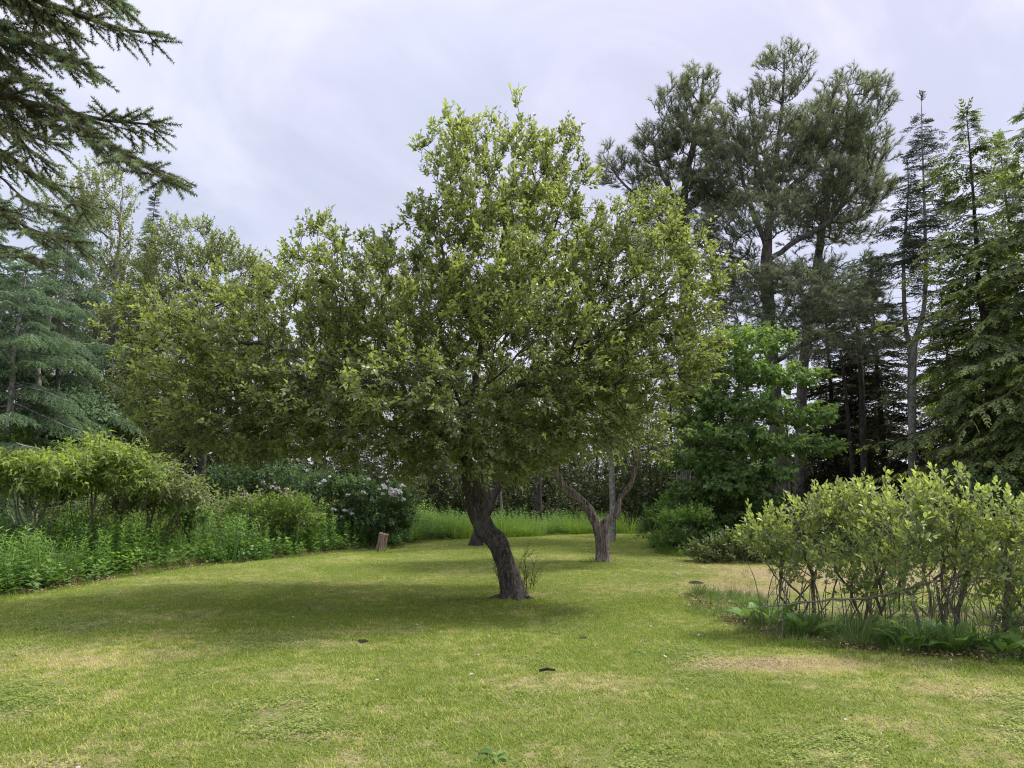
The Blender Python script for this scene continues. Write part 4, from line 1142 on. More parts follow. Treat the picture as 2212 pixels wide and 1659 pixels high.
# ------------------------------------------------------------------ overhanging spruce branches, close to the camera
def near_spruce():
    rng = np.random.default_rng(121)
    tx, ty = -4.6, 3.9
    root = empty('spruce_tree', (tx, ty, 0), 'spruce whose dark boughs hang into the upper left corner close by', 'tree')
    tg = Geo(); gnarly(tg, [np.array([tx, ty, z]) for z in (-.1, 1, 2.5, 4, 5.5, 7.5)], [.2, .17, .16, .14, .12, .06], 5, 14, .06, 3, .3, .06)
    tg.build('trunk', M['dark_bark'], root, smooth=True)
    sp = []
    for _ in range(6):
        sp.append(needle_sprig(rng, 150, .15, .033, .0046, ang=1.2, forward=.9, sub=0, stem=.0028, tipv=.5))
    boughs = [
        ([(-900, -80), (-300, -40), (0, 59), (117, 101), (180, 118), (222, 140)], 3.7, 1.0),
        ([(-700, -190), (-100, -90), (117, 0), (215, 35), (293, 62), (352, 70)], 3.6, 1.0),
        ([(-700, -330), (-100, -210), (80, -110), (200, -50), (285, -2)], 3.5, .9),
        ([(-900, 120), (-350, 150), (0, 203), (90, 220), (156, 234), (254, 258), (352, 268)], 3.6, 1.0),
        ([(156, 234), (200, 270), (273, 312), (330, 345), (390, 380)], 3.6, .75),
        ([(-600, 230), (-150, 270), (0, 328), (100, 375), (170, 415), (215, 450)], 3.9, .9),
        ([(-600, 330), (-200, 390), (0, 449), (90, 490), (190, 520)], 4.6, .8),
        ([(-600, 200), (-200, 300), (-20, 370), (90, 430), (180, 470)], 5.0, .9),
        ([(-600, 400), (-250, 450), (-60, 500), (60, 540), (120, 560)], 5.2, .8),
        ([(-700, 60), (-200, 110), (-20, 175), (80, 300), (130, 350)], 4.2, .9),
        ([(-600, -60), (-260, -10), (-80, 60), (60, 150), (140, 200)], 4.3, .9),
        ([(-600, 60), (-300, 130), (-120, 200), (30, 270), (150, 310)], 4.6, .9),
        ([(-600, -200), (-300, -140), (-60, -60), (60, 0), (180, 60)], 4.2, .9)]
    a0, a1, q0, q1 = [], [], [], []
    P, D, S, Vv = [], [], [], []
    thick = Geo()
    for bi, (pts, Y, wgt) in enumerate(boughs):
        pts = [(x - 35 if x > 0 else x, y) for x, y in pts]
        n = len(pts); yy = Y + np.linspace(-.05, .25, n) * (1 if bi % 2 else -1)
        W = [U(x, y, d) for (x, y), d in zip(pts, yy)]
        if pts[0][0] < -200:
            W[0] = np.array([tx, ty, W[0][2]])
        pp, rr = smooth_path(W, np.linspace(.028, .006, n) if n > 5 else np.linspace(.012, .005, n), 7)
        Vt, Tt = tube(pp, rr, 7); thick.add(Vt, Tt)
        seg = np.linalg.norm(np.diff(pp, axis=0), axis=1); cum = np.concatenate([[0], np.cumsum(seg)]); tot = cum[-1]
        s = max(0.0, tot - 3.0) if n > 5 else .05
        k = 0
        while s < tot:
            i = min(int(np.searchsorted(cum, s)), len(pp) - 1); i = max(i, 1)
            p = pp[i]; d = norm(pp[i] - pp[i - 1])
            f = (tot - s) / 1.6
            sg = 1 if k % 2 else -1
            l = min(.42, .08 + .34 * f) * rng.uniform(.6, 1.15) * wgt
            side = norm(np.cross(d, [0, 0, 1.0])) * sg
            a = rng.uniform(.7, 1.0)
            # some side branches hang
            hang = rng.uniform(-.15, .55)
            dd = norm(d * math.cos(a) + side * math.sin(a) - np.array([0, 0, hang]))
            m = max(2, int(l / .05)); prev = p
            for q in range(m):
                nx = prev + (dd + np.array([0, 0, -.04 * q]) + rng.normal(0, .04, 3)) * .05
                a0.append(prev); a1.append(nx); q0.append(.0034); q1.append(.0028)
                if q >= 1:
                    for s2 in (-1, 1):
                        if rng.random() < .85:
                            sd = norm(np.cross(dd, [0, 0, 1.0])) * s2
                            P.append(prev); D.append(norm(dd * .7 + sd * .75 - np.array([0, 0, rng.uniform(-.35, .45)]))); S.append(rng.uniform(.6, 1.1)); Vv.append(.15 + .12 * (f < .35))
                P.append(prev); D.append(nx - prev); S.append(.6); Vv.append(.15)
                prev = nx
            P.append(prev); D.append(dd); S.append(rng.uniform(.6, .95)); Vv.append(.45 + .25 * (f < .4))
            if rng.random() < .5:
                P.append(p); D.append(d + rng.normal(0, .2, 3)); S.append(.6); Vv.append(.25)
            s += rng.uniform(.026, .048); k += 1
        for _ in range(3):
            P.append(pp[-1]); D.append(norm(pp[-1] - pp[-3]) + rng.normal(0, .25, 3)); S.append(rng.uniform(.7, 1.05)); Vv.append(.8)
    thin = Geo(); V, T = prisms(np.array(a0), np.array(a1), np.array(q0), np.array(q1)); thin.add(V, T)
    # drop what would hang behind the camera side of the trunk or far out of view
    P, D, S, Vv = np.array(P), np.array(D), np.array(S), np.array(Vv)
    ok = P[:, 0] > -3.6
    crown_scatter('needles', sp, M['near_spruce'], M['dark_bark'], P[ok], D[ok], np.array([0, 0, 1.0]) + rng.normal(0, .4, (ok.sum(), 3)), S[ok], rng, Vv[ok], root)
    thick.build('boughs', M['dark_bark'], root, smooth=True, kind='stuff'); thin.build('branches', M['dark_bark'], root, kind='stuff')
    #print('near spruce', len(P), ok.sum())
near_spruce()

# ------------------------------------------------------------------ blueberry bushes
BB = [leaf_sprig(rl, int(rl.integers(6, 10)), rl.uniform(.12, .22), .062, .031, .85, .3, rows=2, droop=.08, stem=.0022, youngtip=.35, fold=.12) for _ in range(8)]
def bush(name, label, base, stems, lobes, n_t, seed, leafm, stemm, sprigs, cat='shrub', group=None, r_stem=.016, **kw):
    rng = np.random.default_rng(seed)
    root = empty(name, (base[0], base[1], 0), label, cat, group)
    c = np.mean([l[:3] for l in lobes], 0)
    lines = []
    hub = np.array([base[0], base[1], -.05])
    for k in range(stems):
        th = rng.uniform(0, 2 * PI); r = rng.uniform(.05, .35)
        p0 = hub + np.array([math.cos(th) * r, math.sin(th) * r, 0])
        L = lobes[int(rng.integers(len(lobes)))]
        tgt = np.array(L[:3]) + rng.normal(0, .12, 3)
        p1 = p0 + (tgt - p0) * .35 + rng.normal(0, .10, 3); p1[2] = max(p1[2], .2)
        p2 = p0 + (tgt - p0) * .7 + rng.normal(0, .12, 3)
        lines.append([hub, hub + (p0 - hub) + np.array([0, 0, .04]), p1, p2, tgt])
    args = dict(r_tip=.0028, r_root=r_stem * 3.2, bf=.25, step=.12, lift=.05, per_tip=1, extra=.35, upb=.8, outb=.3, scale=(.75, 1.3), thr=.012, jit=.018, rmin=.002, start=2, young_up=.35, centre=c - np.array([0, 0, .6]))
    args.update(kw)
    tree_from_lobes(root, rng, lines, lobes, n_t, sprigs, leafm, stemm, stemm, names=('stems', 'twigs', 'leaves'), **args)
    return root
def wl_(x, y, Y, rx, ry, rz):
    p = U(x, y, Y); return (p[0], p[1], p[2], rx, ry, rz)
bb = [
    ('leftmost blueberry bush with sparse leaning stems at the lawn corner', G(1735, 1345), 8.9, [(1690, 1095, .34, .4, .24), (1760, 1080, .38, .45, .26), (1655, 1130, .20, .3, .16), (1720, 1190, .40, .4, .2), (1820, 1080, .30, .4, .24)], 330, 201),
    ('blueberry bush with thick dark stems between the leftmost and the tallest', G(1850, 1352), 8.5, [(1850, 1080, .34, .45, .24), (1900, 1090, .36, .45, .28), (1930, 1150, .42, .45, .25), (1820, 1170, .38, .45, .22), (1870, 1230, .3, .4, .12)], 340, 203),
    ('tallest blueberry bush with a crooked pale stem and upright leafy top', G(2040, 1395), 7.8, [(2040, 1060, .28, .35, .22), (2080, 1080, .28, .35, .20), (1990, 1120, .34, .4, .22), (2060, 1150, .42, .45, .24), (1950, 1190, .36, .4, .18), (2100, 1220, .3, .35, .16)], 330, 205),
    ('blueberry bush at the picture edge with drooping leafy outer branches', G(2190, 1400), 7.7, [(2170, 1110, .34, .4, .22), (2230, 1130, .40, .45, .26), (2140, 1180, .34, .4, .2), (2240, 1230, .36, .35, .2), (2200, 1300, .18, .2, .14)], 320, 207),
    ('blueberry bush behind the gap, its leaves filling between the front stems', G(2000, 1325), 9.9, [(1960, 1110, .45, .5, .24), (2060, 1120, .5, .5, .28), (2150, 1120, .45, .5, .25)], 250, 209),
]
def clumps(items, Yb, seed, per=5, r=(.13, .24)):
    """break a leafy mass into small uneven clumps"""
    rg = np.random.default_rng(seed); out = []
    for (x, y, rx, ry, rz) in items:
        p = U(x, y, Yb) - np.array([0, 0, .17])
        for _ in range(per):
            q = rnd_dirs(rg, 1)[0] * rg.uniform(.3, 1.15); s = rg.uniform(*r)
            out.append((p[0] + q[0] * rx, p[1] + q[1] * ry, p[2] + q[2] * rz * (1.0 if q[2] > 0 else 1.6), s * 1.2, s * 1.2, s * .75))
    return out
for (lab, b, Yb, items, n_t, sd) in bb:
    bush('blueberry_bush', lab, b, 13, clumps(items, Yb, sd), n_t, sd, M['blueberry'], M['shrub_stem'], BB, rmin=.0032, group='blueberry bushes in a row at the lawn edge', r_stem=.015)
# bare arching canes and a fallen branch under the blueberries
g = Geo(); rng = np.random.default_rng(31)
for k in range(70):
    x = rng.uniform(1640, 2240); b = G(x, 1335 + rng.uniform(0, 50)); h = rng.uniform(.5, 1.1); dx, dy = rng.normal(0, .28, 2)
    pts = [b, b + np.array([dx * .2, dy * .2, h * .4]), b + np.array([dx * .6, dy * .6, h * .75]), b + np.array([dx * 1.3, dy * 1.3, h])]
    P_, R_ = smooth_path(pts, [.007, .006, .005, .0025], 4); V, T = tube(P_, R_, 4); g.add(V, T)
tag(g.build('dead_canes', M['shrub_stem'], origin=tuple(G(1950, 1360))), 'thin bare grey canes standing among the blueberry stems', 'twigs', kind='stuff')
g = Geo()
pts = [U(1610, 1315, 8.4), U(1750, 1300, 8.3), U(1880, 1292, 8.1), U(2000, 1262, 7.9), U(2100, 1235, 7.8)]
P_, R_ = smooth_path(pts, [.004, .010, .013, .014, .010], 6); P_ += np.random.default_rng(3).normal(0, .008, P_.shape); V, T = tube(P_, R_, 7); g.add(V, T)
tag(g.build('fallen_branch', M['shrub_stem'], origin=tuple(pts[0])), 'long dark branch lying crosswise through the blueberry stems', 'branch')
# ------------------------------------------------------------------ instanced ground cover (masses nobody could count)
def grid_pts(rng, poly, step, view=True, ymin=None, ymax=None, jit=.5):
    P = np.array(poly); x0, y0 = P.min(0); x1, y1 = P.max(0)
    if ymin is not None: y0 = max(y0, ymin)
    if ymax is not None: y1 = min(y1, ymax)
    X, Y = np.meshgrid(np.arange(x0, x1, step), np.arange(y0, y1, step))
    Q = np.stack([X.ravel(), Y.ravel()], 1) + rng.uniform(-jit, jit, (X.size, 2)) * step
    Q = Q[inside(Q, poly)]
    if view: Q = Q[np.abs(Q[:, 0]) < Q[:, 1] * .74 + 1.2]
    return Q
def with_z(Q, dz=0.0):
    z = np.array([gz(a, b) for a, b in Q]) if len(Q) else np.zeros(0)
    return np.concatenate([Q, (z + dz)[:, None]], 1)
def turf_proto(rng, name, n, size, h, w, clover=0, seg=2):
    g = Geo()
    b = np.stack([rng.uniform(-size, size, n), rng.uniform(-size, size, n), np.full(n, -.01)], 1)
    # blades stand in small bunches
    b[:, :2] += .35 * size * np.round(rng.normal(0, .4, (n, 2)), 1)
    th = rng.uniform(0, 2 * PI, n); lean = rng.uniform(.1, .9, n)
    d = norm(np.stack([np.cos(th) * lean, np.sin(th) * lean, np.ones(n)], 1))
    side = np.stack([-np.sin(th + rng.normal(0, .6, n)), np.cos(th), np.zeros(n)], 1)
    L = h * rng.uniform(.4, 1.15, n)
    V, T, k = blades(b, d, side, L, w * rng.uniform(.7, 1.3, n), np.stack([np.cos(th) * L * .35, np.sin(th) * L * .35, -L * .25], 1), seg)
    g.add(V, T, np.repeat(rng.beta(2, 2.5, n), k))
    if clover:
        b = np.stack([rng.uniform(-size, size, clover), rng.uniform(-size, size, clover), rng.uniform(.015, .04, clover)], 1)
        B, D, Up = [], [], []
        for q in range(3):
            a = rng.uniform(0, 6.28, clover) if q == 0 else a + 2.09
            B.append(b); D.append(np.stack([np.cos(a), np.sin(a), rng.normal(.15, .2, clover)], 1)); Up.append(np.tile([0, 0, 1.0], (clover, 1)))
        V, T, k = leaves(np.concatenate(B), np.concatenate(D), np.concatenate(Up), .016, .015, .1, .05)
        g.add(V, T, np.repeat(rng.beta(2, 2, 3 * clover), k))
    return g
rng = np.random.default_rng(77)
lawn_only = LAWN
near = [proto('turf_tuft', turf_proto(rng, 'turf', 300, .20, .046, .0062), M['lawn_blade']) for _ in range(4)]
clov = [proto('clover_tuft', turf_proto(rng, 'turf', 200, .20, .040, .0055, clover=70), M['clover']) for _ in range(3)]
Q = grid_pts(rng, lawn_only, .19, ymin=3.3, ymax=11.5)
Q = Q[~inside(Q, BED)]
cn = np.array([mnoise.noise(Vector((a * .9, b * .9, 7))) for a, b in Q]) > .26
scatter('lawn_grass', with_z(Q[~cn]), rng.uniform(0, 6.28, (~cn).sum()), rng.uniform(.75, 1.2, (~cn).sum()), near)
scatter('lawn_clover', with_z(Q[cn]), rng.uniform(0, 6.28, cn.sum()), rng.uniform(.6, .85, cn.sum()), clov)
far = [proto('turf_tuft_far', turf_proto(rng, 'turf', 420, .32, .045, .0085, seg=1), M['lawn_blade']) for _ in range(4)]
Q = grid_pts(rng, lawn_only, .30, ymin=11.4, ymax=29)
Q = Q[~inside(Q, BED)]
scatter('lawn_grass', with_z(Q), rng.uniform(0, 6.28, len(Q)), rng.uniform(.8, 1.25, len(Q)), far)
# taller uncut tufts scattered in the lawn
tall = [proto('tall_turf_tuft', turf_proto(rng, 'turf', 40, .09, .085, .0055), M['lawn_blade']) for _ in range(3)]
Q = grid_pts(rng, lawn_only, .27, ymin=3.4, ymax=14, jit=1.2)
Q = Q[~inside(Q, BED)]; Q = Q[[mnoise.noise(Vector((a * .8, b * .8, 1))) > -.05 for a, b in Q]]
scatter('lawn_grass', with_z(Q), rng.uniform(0, 6.28, len(Q)), rng.uniform(.5, 1.15, len(Q)), tall)

# tall grass, in the beds and at the far side
def tuft(rng, n, h, w, r, seg=3, spread=.5):
    g = Geo()
    th = rng.uniform(0, 2 * PI, n); rr = r * np.sqrt(rng.random(n)); lean = rng.uniform(.05, spread, n)
    b = np.stack([np.cos(th) * rr, np.sin(th) * rr, np.full(n, -.02)], 1)
    d = norm(np.stack([np.cos(th) * lean, np.sin(th) * lean, np.ones(n)], 1))
    L = h * rng.uniform(.55, 1.1, n)
    side = np.stack([-np.sin(th + rng.normal(0, .7, n)), np.cos(th + rng.normal(0, .7, n)), np.zeros(n)], 1)
    bend = np.stack([np.cos(th) * L * .4 * lean / spread, np.sin(th) * L * .4 * lean / spread, -L * .35 * lean / spread], 1)
    V, T, k = blades(b, d, side, L, w * rng.uniform(.7, 1.3, n), bend, seg)
    g.add(V, T, np.repeat(rng.beta(2, 2.2, n), k)); return g
TG = [proto('tall_grass_tuft', tuft(rng, 60, .42, .007, .07), M['tallgrass']) for _ in range(4)]
DG = [proto('dry_grass_tuft', tuft(rng, 36, .40, .004, .09, spread=.7), M['drygrass']) for _ in range(3)]
MG = [proto('meadow_tuft', tuft(rng, 90, .95, .016, .35, seg=3, spread=.55), M['meadow']) for _ in range(5)]
def weed_stalk(rng, h, nl, L, W, rows=1, up=.45, droop=.3, r=.004, branch=0):
    g = Geo()
    lean = rng.normal(0, .08, 2) * h
    t = np.sort(rng.uniform(.12, 1, nl)); ang = np.arange(nl) * 2.4 + rng.uniform(0, 6)
    b = np.stack([lean[0] * t * t, lean[1] * t * t, h * t], 1)
    d = np.stack([np.cos(ang), np.sin(ang), up + t * .5], 1) + rng.normal(0, .15, (nl, 3))
    V, T, k = leaves(b, d, np.array([0, 0, 1.0]) + rng.normal(0, .2, (nl, 3)), L * (1.1 - .5 * t) * rng.uniform(.7, 1.2, nl), W * (1.1 - .4 * t), .12, droop, rows)
    g.add(V, T, np.repeat(.25 + .5 * t + rng.normal(0, .1, nl), k))
    V, T = prisms(np.array([[0, 0, -.03]]), np.array([[lean[0], lean[1], h]]), r, r * .4); g.add(V, T, .4)
    return g
WD = [proto('weed_stalk', weed_stalk(rng, rng.uniform(.75, 1.0), 34, .15, .030), M['weed']) for _ in range(6)]
WB = [proto('broad_weed', weed_stalk(rng, rng.uniform(.35, .6), 14, .16, .09, up=.3), M['weed']) for _ in range(4)]
# left border: goldenrod-like weeds along the lawn, as one mass
strip = []
front = [tuple(p) for p in EL[1:9]]
def offset(line, dist):
    L_ = np.array(line); tg = np.gradient(L_, axis=0); nn = norm(np.stack([-tg[:, 1], tg[:, 0]], 1)); return L_ + nn * dist
back = offset(front, 3.6)
poly_w = [tuple(p) for p in offset(front, .10)] + [tuple(p) for p in back[::-1]]
Q = grid_pts(rng, poly_w, .145)
hs = []
for a, b in Q:
    n_ = mnoise.noise(Vector((a * .7, b * .7, 5))); hs.append(.95 + .35 * n_)
dfront = np.min(np.linalg.norm(Q[:, None] - np.array(front)[None], axis=2), axis=1)
hs = np.array(hs) * np.clip(.70 + (dfront - .2) * .35, .55, 1.12) * rng.uniform(.8, 1.15, len(Q))
WG = [proto('bed_grass_tuft', tuft(rng, 40, .85, .010, .10, spread=.45), M['tallgrass']) for _ in range(2)]
hs *= 1 + .22 * np.array([mnoise.noise(Vector((a * 2.1, b * 2.1, 8))) for a, b in Q])
scatter('border_weeds', with_z(Q), np.stack([rng.normal(0, .1, len(Q)), rng.normal(0, .1, len(Q)), rng.uniform(0, 6.28, len(Q))], 1), hs, WD + WG[:1] + WB[:1])
poly_f = [tuple(p) for p in offset(front, -.12)] + [tuple(p) for p in offset(front, 1.1)[::-1]]
Q = grid_pts(rng, poly_f, .14)
scatter('border_undergrowth', with_z(Q), np.stack([rng.normal(0, .2, len(Q)), rng.normal(0, .2, len(Q)), rng.uniform(0, 6.28, len(Q))], 1), rng.uniform(.45, 1.0, len(Q)), WB + DG[:1])
# fringe of uncut grass where the mower does not reach
FR = [proto('fringe_tuft', tuft(rng, 40, .22, .006, .10, spread=.8), M['meadow']) for _ in range(4)]
def fringe(line, d0, d1, n, seed, smin=.4, smax=1.1):
    rg = np.random.default_rng(seed); Lp = np.array(line); seg = np.linalg.norm(np.diff(Lp, axis=0), axis=1); cum = np.concatenate([[0], np.cumsum(seg)])
    t = rg.uniform(0, cum[-1], n); i = np.clip(np.searchsorted(cum, t) - 1, 0, len(seg) - 1); f = (t - cum[i]) / seg[i]
    q = Lp[i] * (1 - f)[:, None] + Lp[i + 1] * f[:, None]; tg = norm(Lp[i + 1] - Lp[i]); nn = np.stack([-tg[:, 1], tg[:, 0]], 1)
    q = q + nn * (rg.uniform(d0, d1, n) + .12 * np.sin(t * 3.1) + .08 * np.sin(t * 7.7))[:, None]
    scatter('lawn_fringe_grass', with_z(q), rg.uniform(0, 6.28, n), rg.uniform(smin, smax, n), FR)
fringe(EL[1:], -.3, .05, 420, 5, .3, .8)
def litter_proto(rng, n, r):
    g = Geo(); b = np.stack([rng.normal(0, r, n), rng.normal(0, r, n), rng.uniform(.005, .03, n)], 1)
    V, T, k = leaves(b, np.stack([rng.normal(size=n), rng.normal(size=n), rng.normal(0, .25, n)], 1), np.array([0, 0, 1.0]) + rng.normal(0, .4, (n, 3)), rng.uniform(.015, .04, n), rng.uniform(.008, .02, n), .15, .2)
    g.add(V, T, np.repeat(rng.uniform(0, 1, n), k)); return proto('leaf_litter', g, M['litter'])
LI = [litter_proto(rng, 40, .10) for _ in range(4)]
def litter(line, d0, d1, n, seed):
    rg = np.random.default_rng(seed); Lp = np.array(line); seg = np.linalg.norm(np.diff(Lp, axis=0), axis=1); cum = np.concatenate([[0], np.cumsum(seg)])
    t = rg.uniform(0, cum[-1], n); i = np.clip(np.searchsorted(cum, t) - 1, 0, len(seg) - 1); f = (t - cum[i]) / seg[i]
    q = Lp[i] * (1 - f)[:, None] + Lp[i + 1] * f[:, None]; tg = norm(Lp[i + 1] - Lp[i]); nn = np.stack([-tg[:, 1], tg[:, 0]], 1)
    q = q + nn * rg.uniform(d0, d1, n)[:, None]
    scatter('leaf_litter', with_z(q, .02), rg.uniform(0, 6.28, n), rg.uniform(.6, 1.5, n), LI)
litter(EL[1:9], -.22, .25, 240, 15); litter(BED[:7], -.15, .3, 150, 16)
LS1 = [litter_proto(rng, 7, .10) for _ in range(4)]
for (x, y, rx, ry, n) in ((1650, 1440, .8, .28, 70), (1700, 1255, 2.6, 2.0, 330), (2080, 1495, .5, .25, 20), (1115, 1290, .6, .35, 30), (400, 1345, .9, .4, 22), (800, 1592, .4, .2, 12), (1180, 1500, .8, .3, 20)):
    rg = np.random.default_rng(x); q = G(x, y)[:2] + rg.normal(0, .6, (n, 2)) * np.array([rx, ry])
    scatter('leaf_litter', with_z(q, .02), rg.uniform(0, 6.28, n), rg.uniform(.4, .9, n), LS1)
g = Geo(); d = norm(np.random.default_rng(1).normal(size=(14, 3))); d[:, 2] = np.abs(d[:, 2])
V, T, k = leaves(d * .004 + np.array([0, 0, .045]), d, np.tile([0, 0, 1.0], (14, 1)), .010, .006); g.add(V, T, .7)
CF = proto('clover_flower', g, M['blossom'])
rg = np.random.default_rng(99); q = grid_pts(rg, LAWN, 1.0, ymin=4, ymax=20, jit=2.0); q = q[rg.random(len(q)) < .35]
scatter('clover_flowers', with_z(q), rg.uniform(0, 6, len(q)), rg.uniform(.8, 1.6, len(q)), [CF])
fringe(ER, -.2, .3, 380, 6, .6, 1.5)
fringe(BED[:7], -.18, .15, 260, 7, .3, .8)
# far meadow beyond the lawn
poly_m = [(-5.2, 22.5), (-3.0, 23.4), (-1.7, 25.4), (2.9, 28.3), (4.6, 28.8), (4.0, 31.5), (-7, 32)]
Q = grid_pts(rng, poly_m, .22)
mh = np.array([.85 + .5 * mnoise.noise(Vector((a * .55, b * .55, 3))) for a, b in Q])
scatter('meadow_grass', with_z(Q), rng.uniform(0, 6.28, len(Q)), rng.uniform(.7, 1.1, len(Q)) * mh, MG[:2] + WD)
# wood-edge ground cover at the right and beyond
LS = [proto('low_shrub', weed_stalk(rng, rng.uniform(.3, .5), 22, .10, .06, up=.2, droop=.2), M['brush']) for _ in range(4)]
poly_r = [(ER[1][0] + .1, ER[1][1] + .2), (ER[2][0] + .1, ER[2][1] + .1), (ER[3][0], ER[3][1] + .15), (ER[4][0], ER[4][1] + .2), (14, 17.2), (16, 24), (6.5, 24), (6, 29)]
Q = grid_pts(rng, poly_r, .30)
scatter('wood_edge_undergrowth', with_z(Q), rng.uniform(0, 6.28, len(Q)), rng.uniform(.5, 1.3, len(Q)), LS)
# blueberry bed: tall grass and dry grass, short leafy weeds
bedf = np.array(BED[:6]); 
poly_b = [tuple(p) for p in BED]
Q = grid_pts(rng, poly_b, .15)
df = np.min(np.stack([np.abs(np.cross(bedf[i + 1] - bedf[i], Q - bedf[i])) / np.linalg.norm(bedf[i + 1] - bedf[i]) for i in range(5)]), axis=0)
mz = np.array([mnoise.noise(Vector((a * 1.6, b * 1.6, 2))) for a, b in Q])
far_end = np.clip((10.6 - Q[:, 1]) / 2.0, .7, 1.0)
s = far_end * np.where(df < .8, rng.uniform(.35, .85, len(Q)), rng.uniform(.25, .6, len(Q))) * (1 + mz * .8)
ix = ((mz > -.12) & (df < 1.0)) | (mz > .2)
scatter('bed_grass', with_z(Q[ix]), rng.uniform(0, 6.28, ix.sum()), s[ix], TG)
ix2 = (rng.random(len(Q)) < .28)
scatter('dry_grass', with_z(Q[ix2]), rng.uniform(0, 6.28, ix2.sum()), s[ix2] * .8, DG)
ix3 = (rng.random(len(Q)) < .5) & (df < 1.0) & (Q[:, 1] < 9.0)
scatter('bed_weeds', with_z(Q[ix3]), np.stack([rng.normal(0, .2, ix3.sum()), rng.normal(0, .2, ix3.sum()), rng.uniform(0, 6.28, ix3.sum())], 1), rng.uniform(.25, .6, ix3.sum()), WB)
# sparse dry grass on the straw-coloured patch behind
pc = [tuple(G(x, y)[:2]) for x, y in ((1490, 1290), (1560, 1225), (1700, 1215), (2300, 1215), (2300, 1300), (1640, 1290))]
Q = grid_pts(rng, pc, .32); Q = Q[rng.random(len(Q)) < .45]
scatter('dry_grass', with_z(Q), rng.uniform(0, 6.28, len(Q)), rng.uniform(.2, .55, len(Q)), DG)

# ------------------------------------------------------------------ shrubs of the left border
EL_SP = [leaf_sprig(rl, 8, rl.uniform(.25, .4), .15, .055, 1.1, 0.15, droop=.55, stem=.005) for _ in range(6)]
SH_SP = [leaf_sprig(rl, 9, rl.uniform(.2, .35), .085, .045, 1.0, 0.2, droop=.2, stem=.003) for _ in range(6)]
DK_SP = [leaf_sprig(rl, 10, rl.uniform(.2, .3), .11, .05, 1.1, 0.1, droop=.3, stem=.004) for _ in range(6)]
def bq(name, label, x, Yb, stems, items, n_t, seed, lm, sm, sp, **kw):
    return bush(name, label, (hx(x, Yb), Yb, 0), stems, [wl_(a, b + 12, Yb + (c[0] if c else 0), rx, ry, rz) for (a, b, rx, ry, rz, *c) in items], n_t, seed, lm, sm, sp, **kw)
ek = dict(r_stem=.022, per_tip=2, extra=.6, scale=(.7, 1.15), step=.2, thr=.014, rmin=.004, upb=.3)
bq('elder_shrub', 'light green elder shrub at the picture edge, flat leafy top on bare stems', 90, 14.5, 9, [(20, 1003, .7, .7, .14), (120, 1008, .6, .7, .13), (60, 1040, .6, .7, .14)], 190, 301, M['elder'], M['shrub_stem'], EL_SP, **ek)
bq('elder_shrub', 'taller light green elder shrub with drooping leaflets on many thin stems', 215, 15.5, 12, [(200, 975, .42, .6, .16), (262, 990, .42, .6, .15), (180, 1025, .4, .6, .14), (300, 1030, .4, .5, .16)], 200, 303, M['elder'], M['shrub_stem'], EL_SP, **ek)
bq('elder_shrub', 'olive elder shrub just under the tip of the long apple limb', 340, 16.5, 10, [(330, 1015, .5, .6, .2), (385, 1060, .45, .6, .2), (300, 1075, .5, .5, .2)], 170, 305, M['birch'], M['shrub_stem'], EL_SP, **ek)
bq('willow_shrub', 'pale yellow-green rounded shrub top at the picture edge below the larches', 10, 16.8, 8, [(5, 950, .5, .5, .3), (-30, 990, .6, .6, .3)], 150, 307, M['pale_shrub'], M['shrub_stem'], SH_SP, **ek)
bq('leafy_shrub', 'small bright shrub with long drooping leaflets above the border weeds', 400, 17.6, 5, [(395, 1090, .35, .35, .12), (415, 1110, .3, .3, .1)], 45, 309, M['weed'], M['shrub_stem'], EL_SP, **ek)
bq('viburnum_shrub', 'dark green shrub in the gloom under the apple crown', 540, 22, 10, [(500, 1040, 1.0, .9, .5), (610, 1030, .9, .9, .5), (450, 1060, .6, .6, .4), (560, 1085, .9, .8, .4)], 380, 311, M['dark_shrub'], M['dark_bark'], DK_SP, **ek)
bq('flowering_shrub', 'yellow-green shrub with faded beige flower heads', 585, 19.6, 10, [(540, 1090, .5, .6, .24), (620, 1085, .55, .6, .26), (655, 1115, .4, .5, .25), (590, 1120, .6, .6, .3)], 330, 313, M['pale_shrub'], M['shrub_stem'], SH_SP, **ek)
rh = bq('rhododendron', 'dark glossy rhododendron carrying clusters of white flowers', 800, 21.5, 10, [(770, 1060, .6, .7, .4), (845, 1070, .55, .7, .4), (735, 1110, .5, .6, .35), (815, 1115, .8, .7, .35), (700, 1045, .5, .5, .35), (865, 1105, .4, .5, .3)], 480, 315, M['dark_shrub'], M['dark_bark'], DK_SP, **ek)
def flower_heads(root, spots, r, mat, seed, name='flower_cluster', n=26, ps=.05):
    rng = np.random.default_rng(seed)
    me = []
    for q in range(3):
        g = Geo(); d = rnd_dirs(rng, n); d[:, 2] = np.abs(d[:, 2]) * .9 - .1
        b = d * r * .55
        V, T, k = leaves(b, norm(d + rng.normal(0, .5, d.shape)), d + rng.normal(0, .3, d.shape), ps, ps * .9, .1, .2)
        g.add(V, T, np.repeat(rng.uniform(.2, .9, n), k)); me.append(g.mesh(name, mat))
    org = np.array(root.location)
    for i, p in enumerate(spots):
        o = bpy.data.objects.new(name, me[i % 3]); C.objects.link(o); o.parent = root
        o.location = tuple(np.array(p) - org); o.rotation_euler = (rng.normal(0, .3), rng.normal(0, .3), rng.uniform(0, 6)); s = rng.uniform(.7, 1.2); o.scale = (s, s, s)
fr = np.random.default_rng(5)
sp_ = [U(838 + fr.normal(0, 11), 1058 + fr.normal(0, 6), 20.75 + fr.uniform(-.1, .2)) for _ in range(9)]
sp_ += [U(866 + fr.normal(0, 12), 1066 + fr.normal(0, 6), 20.75 + fr.uniform(-.1, .2)) for _ in range(11)]
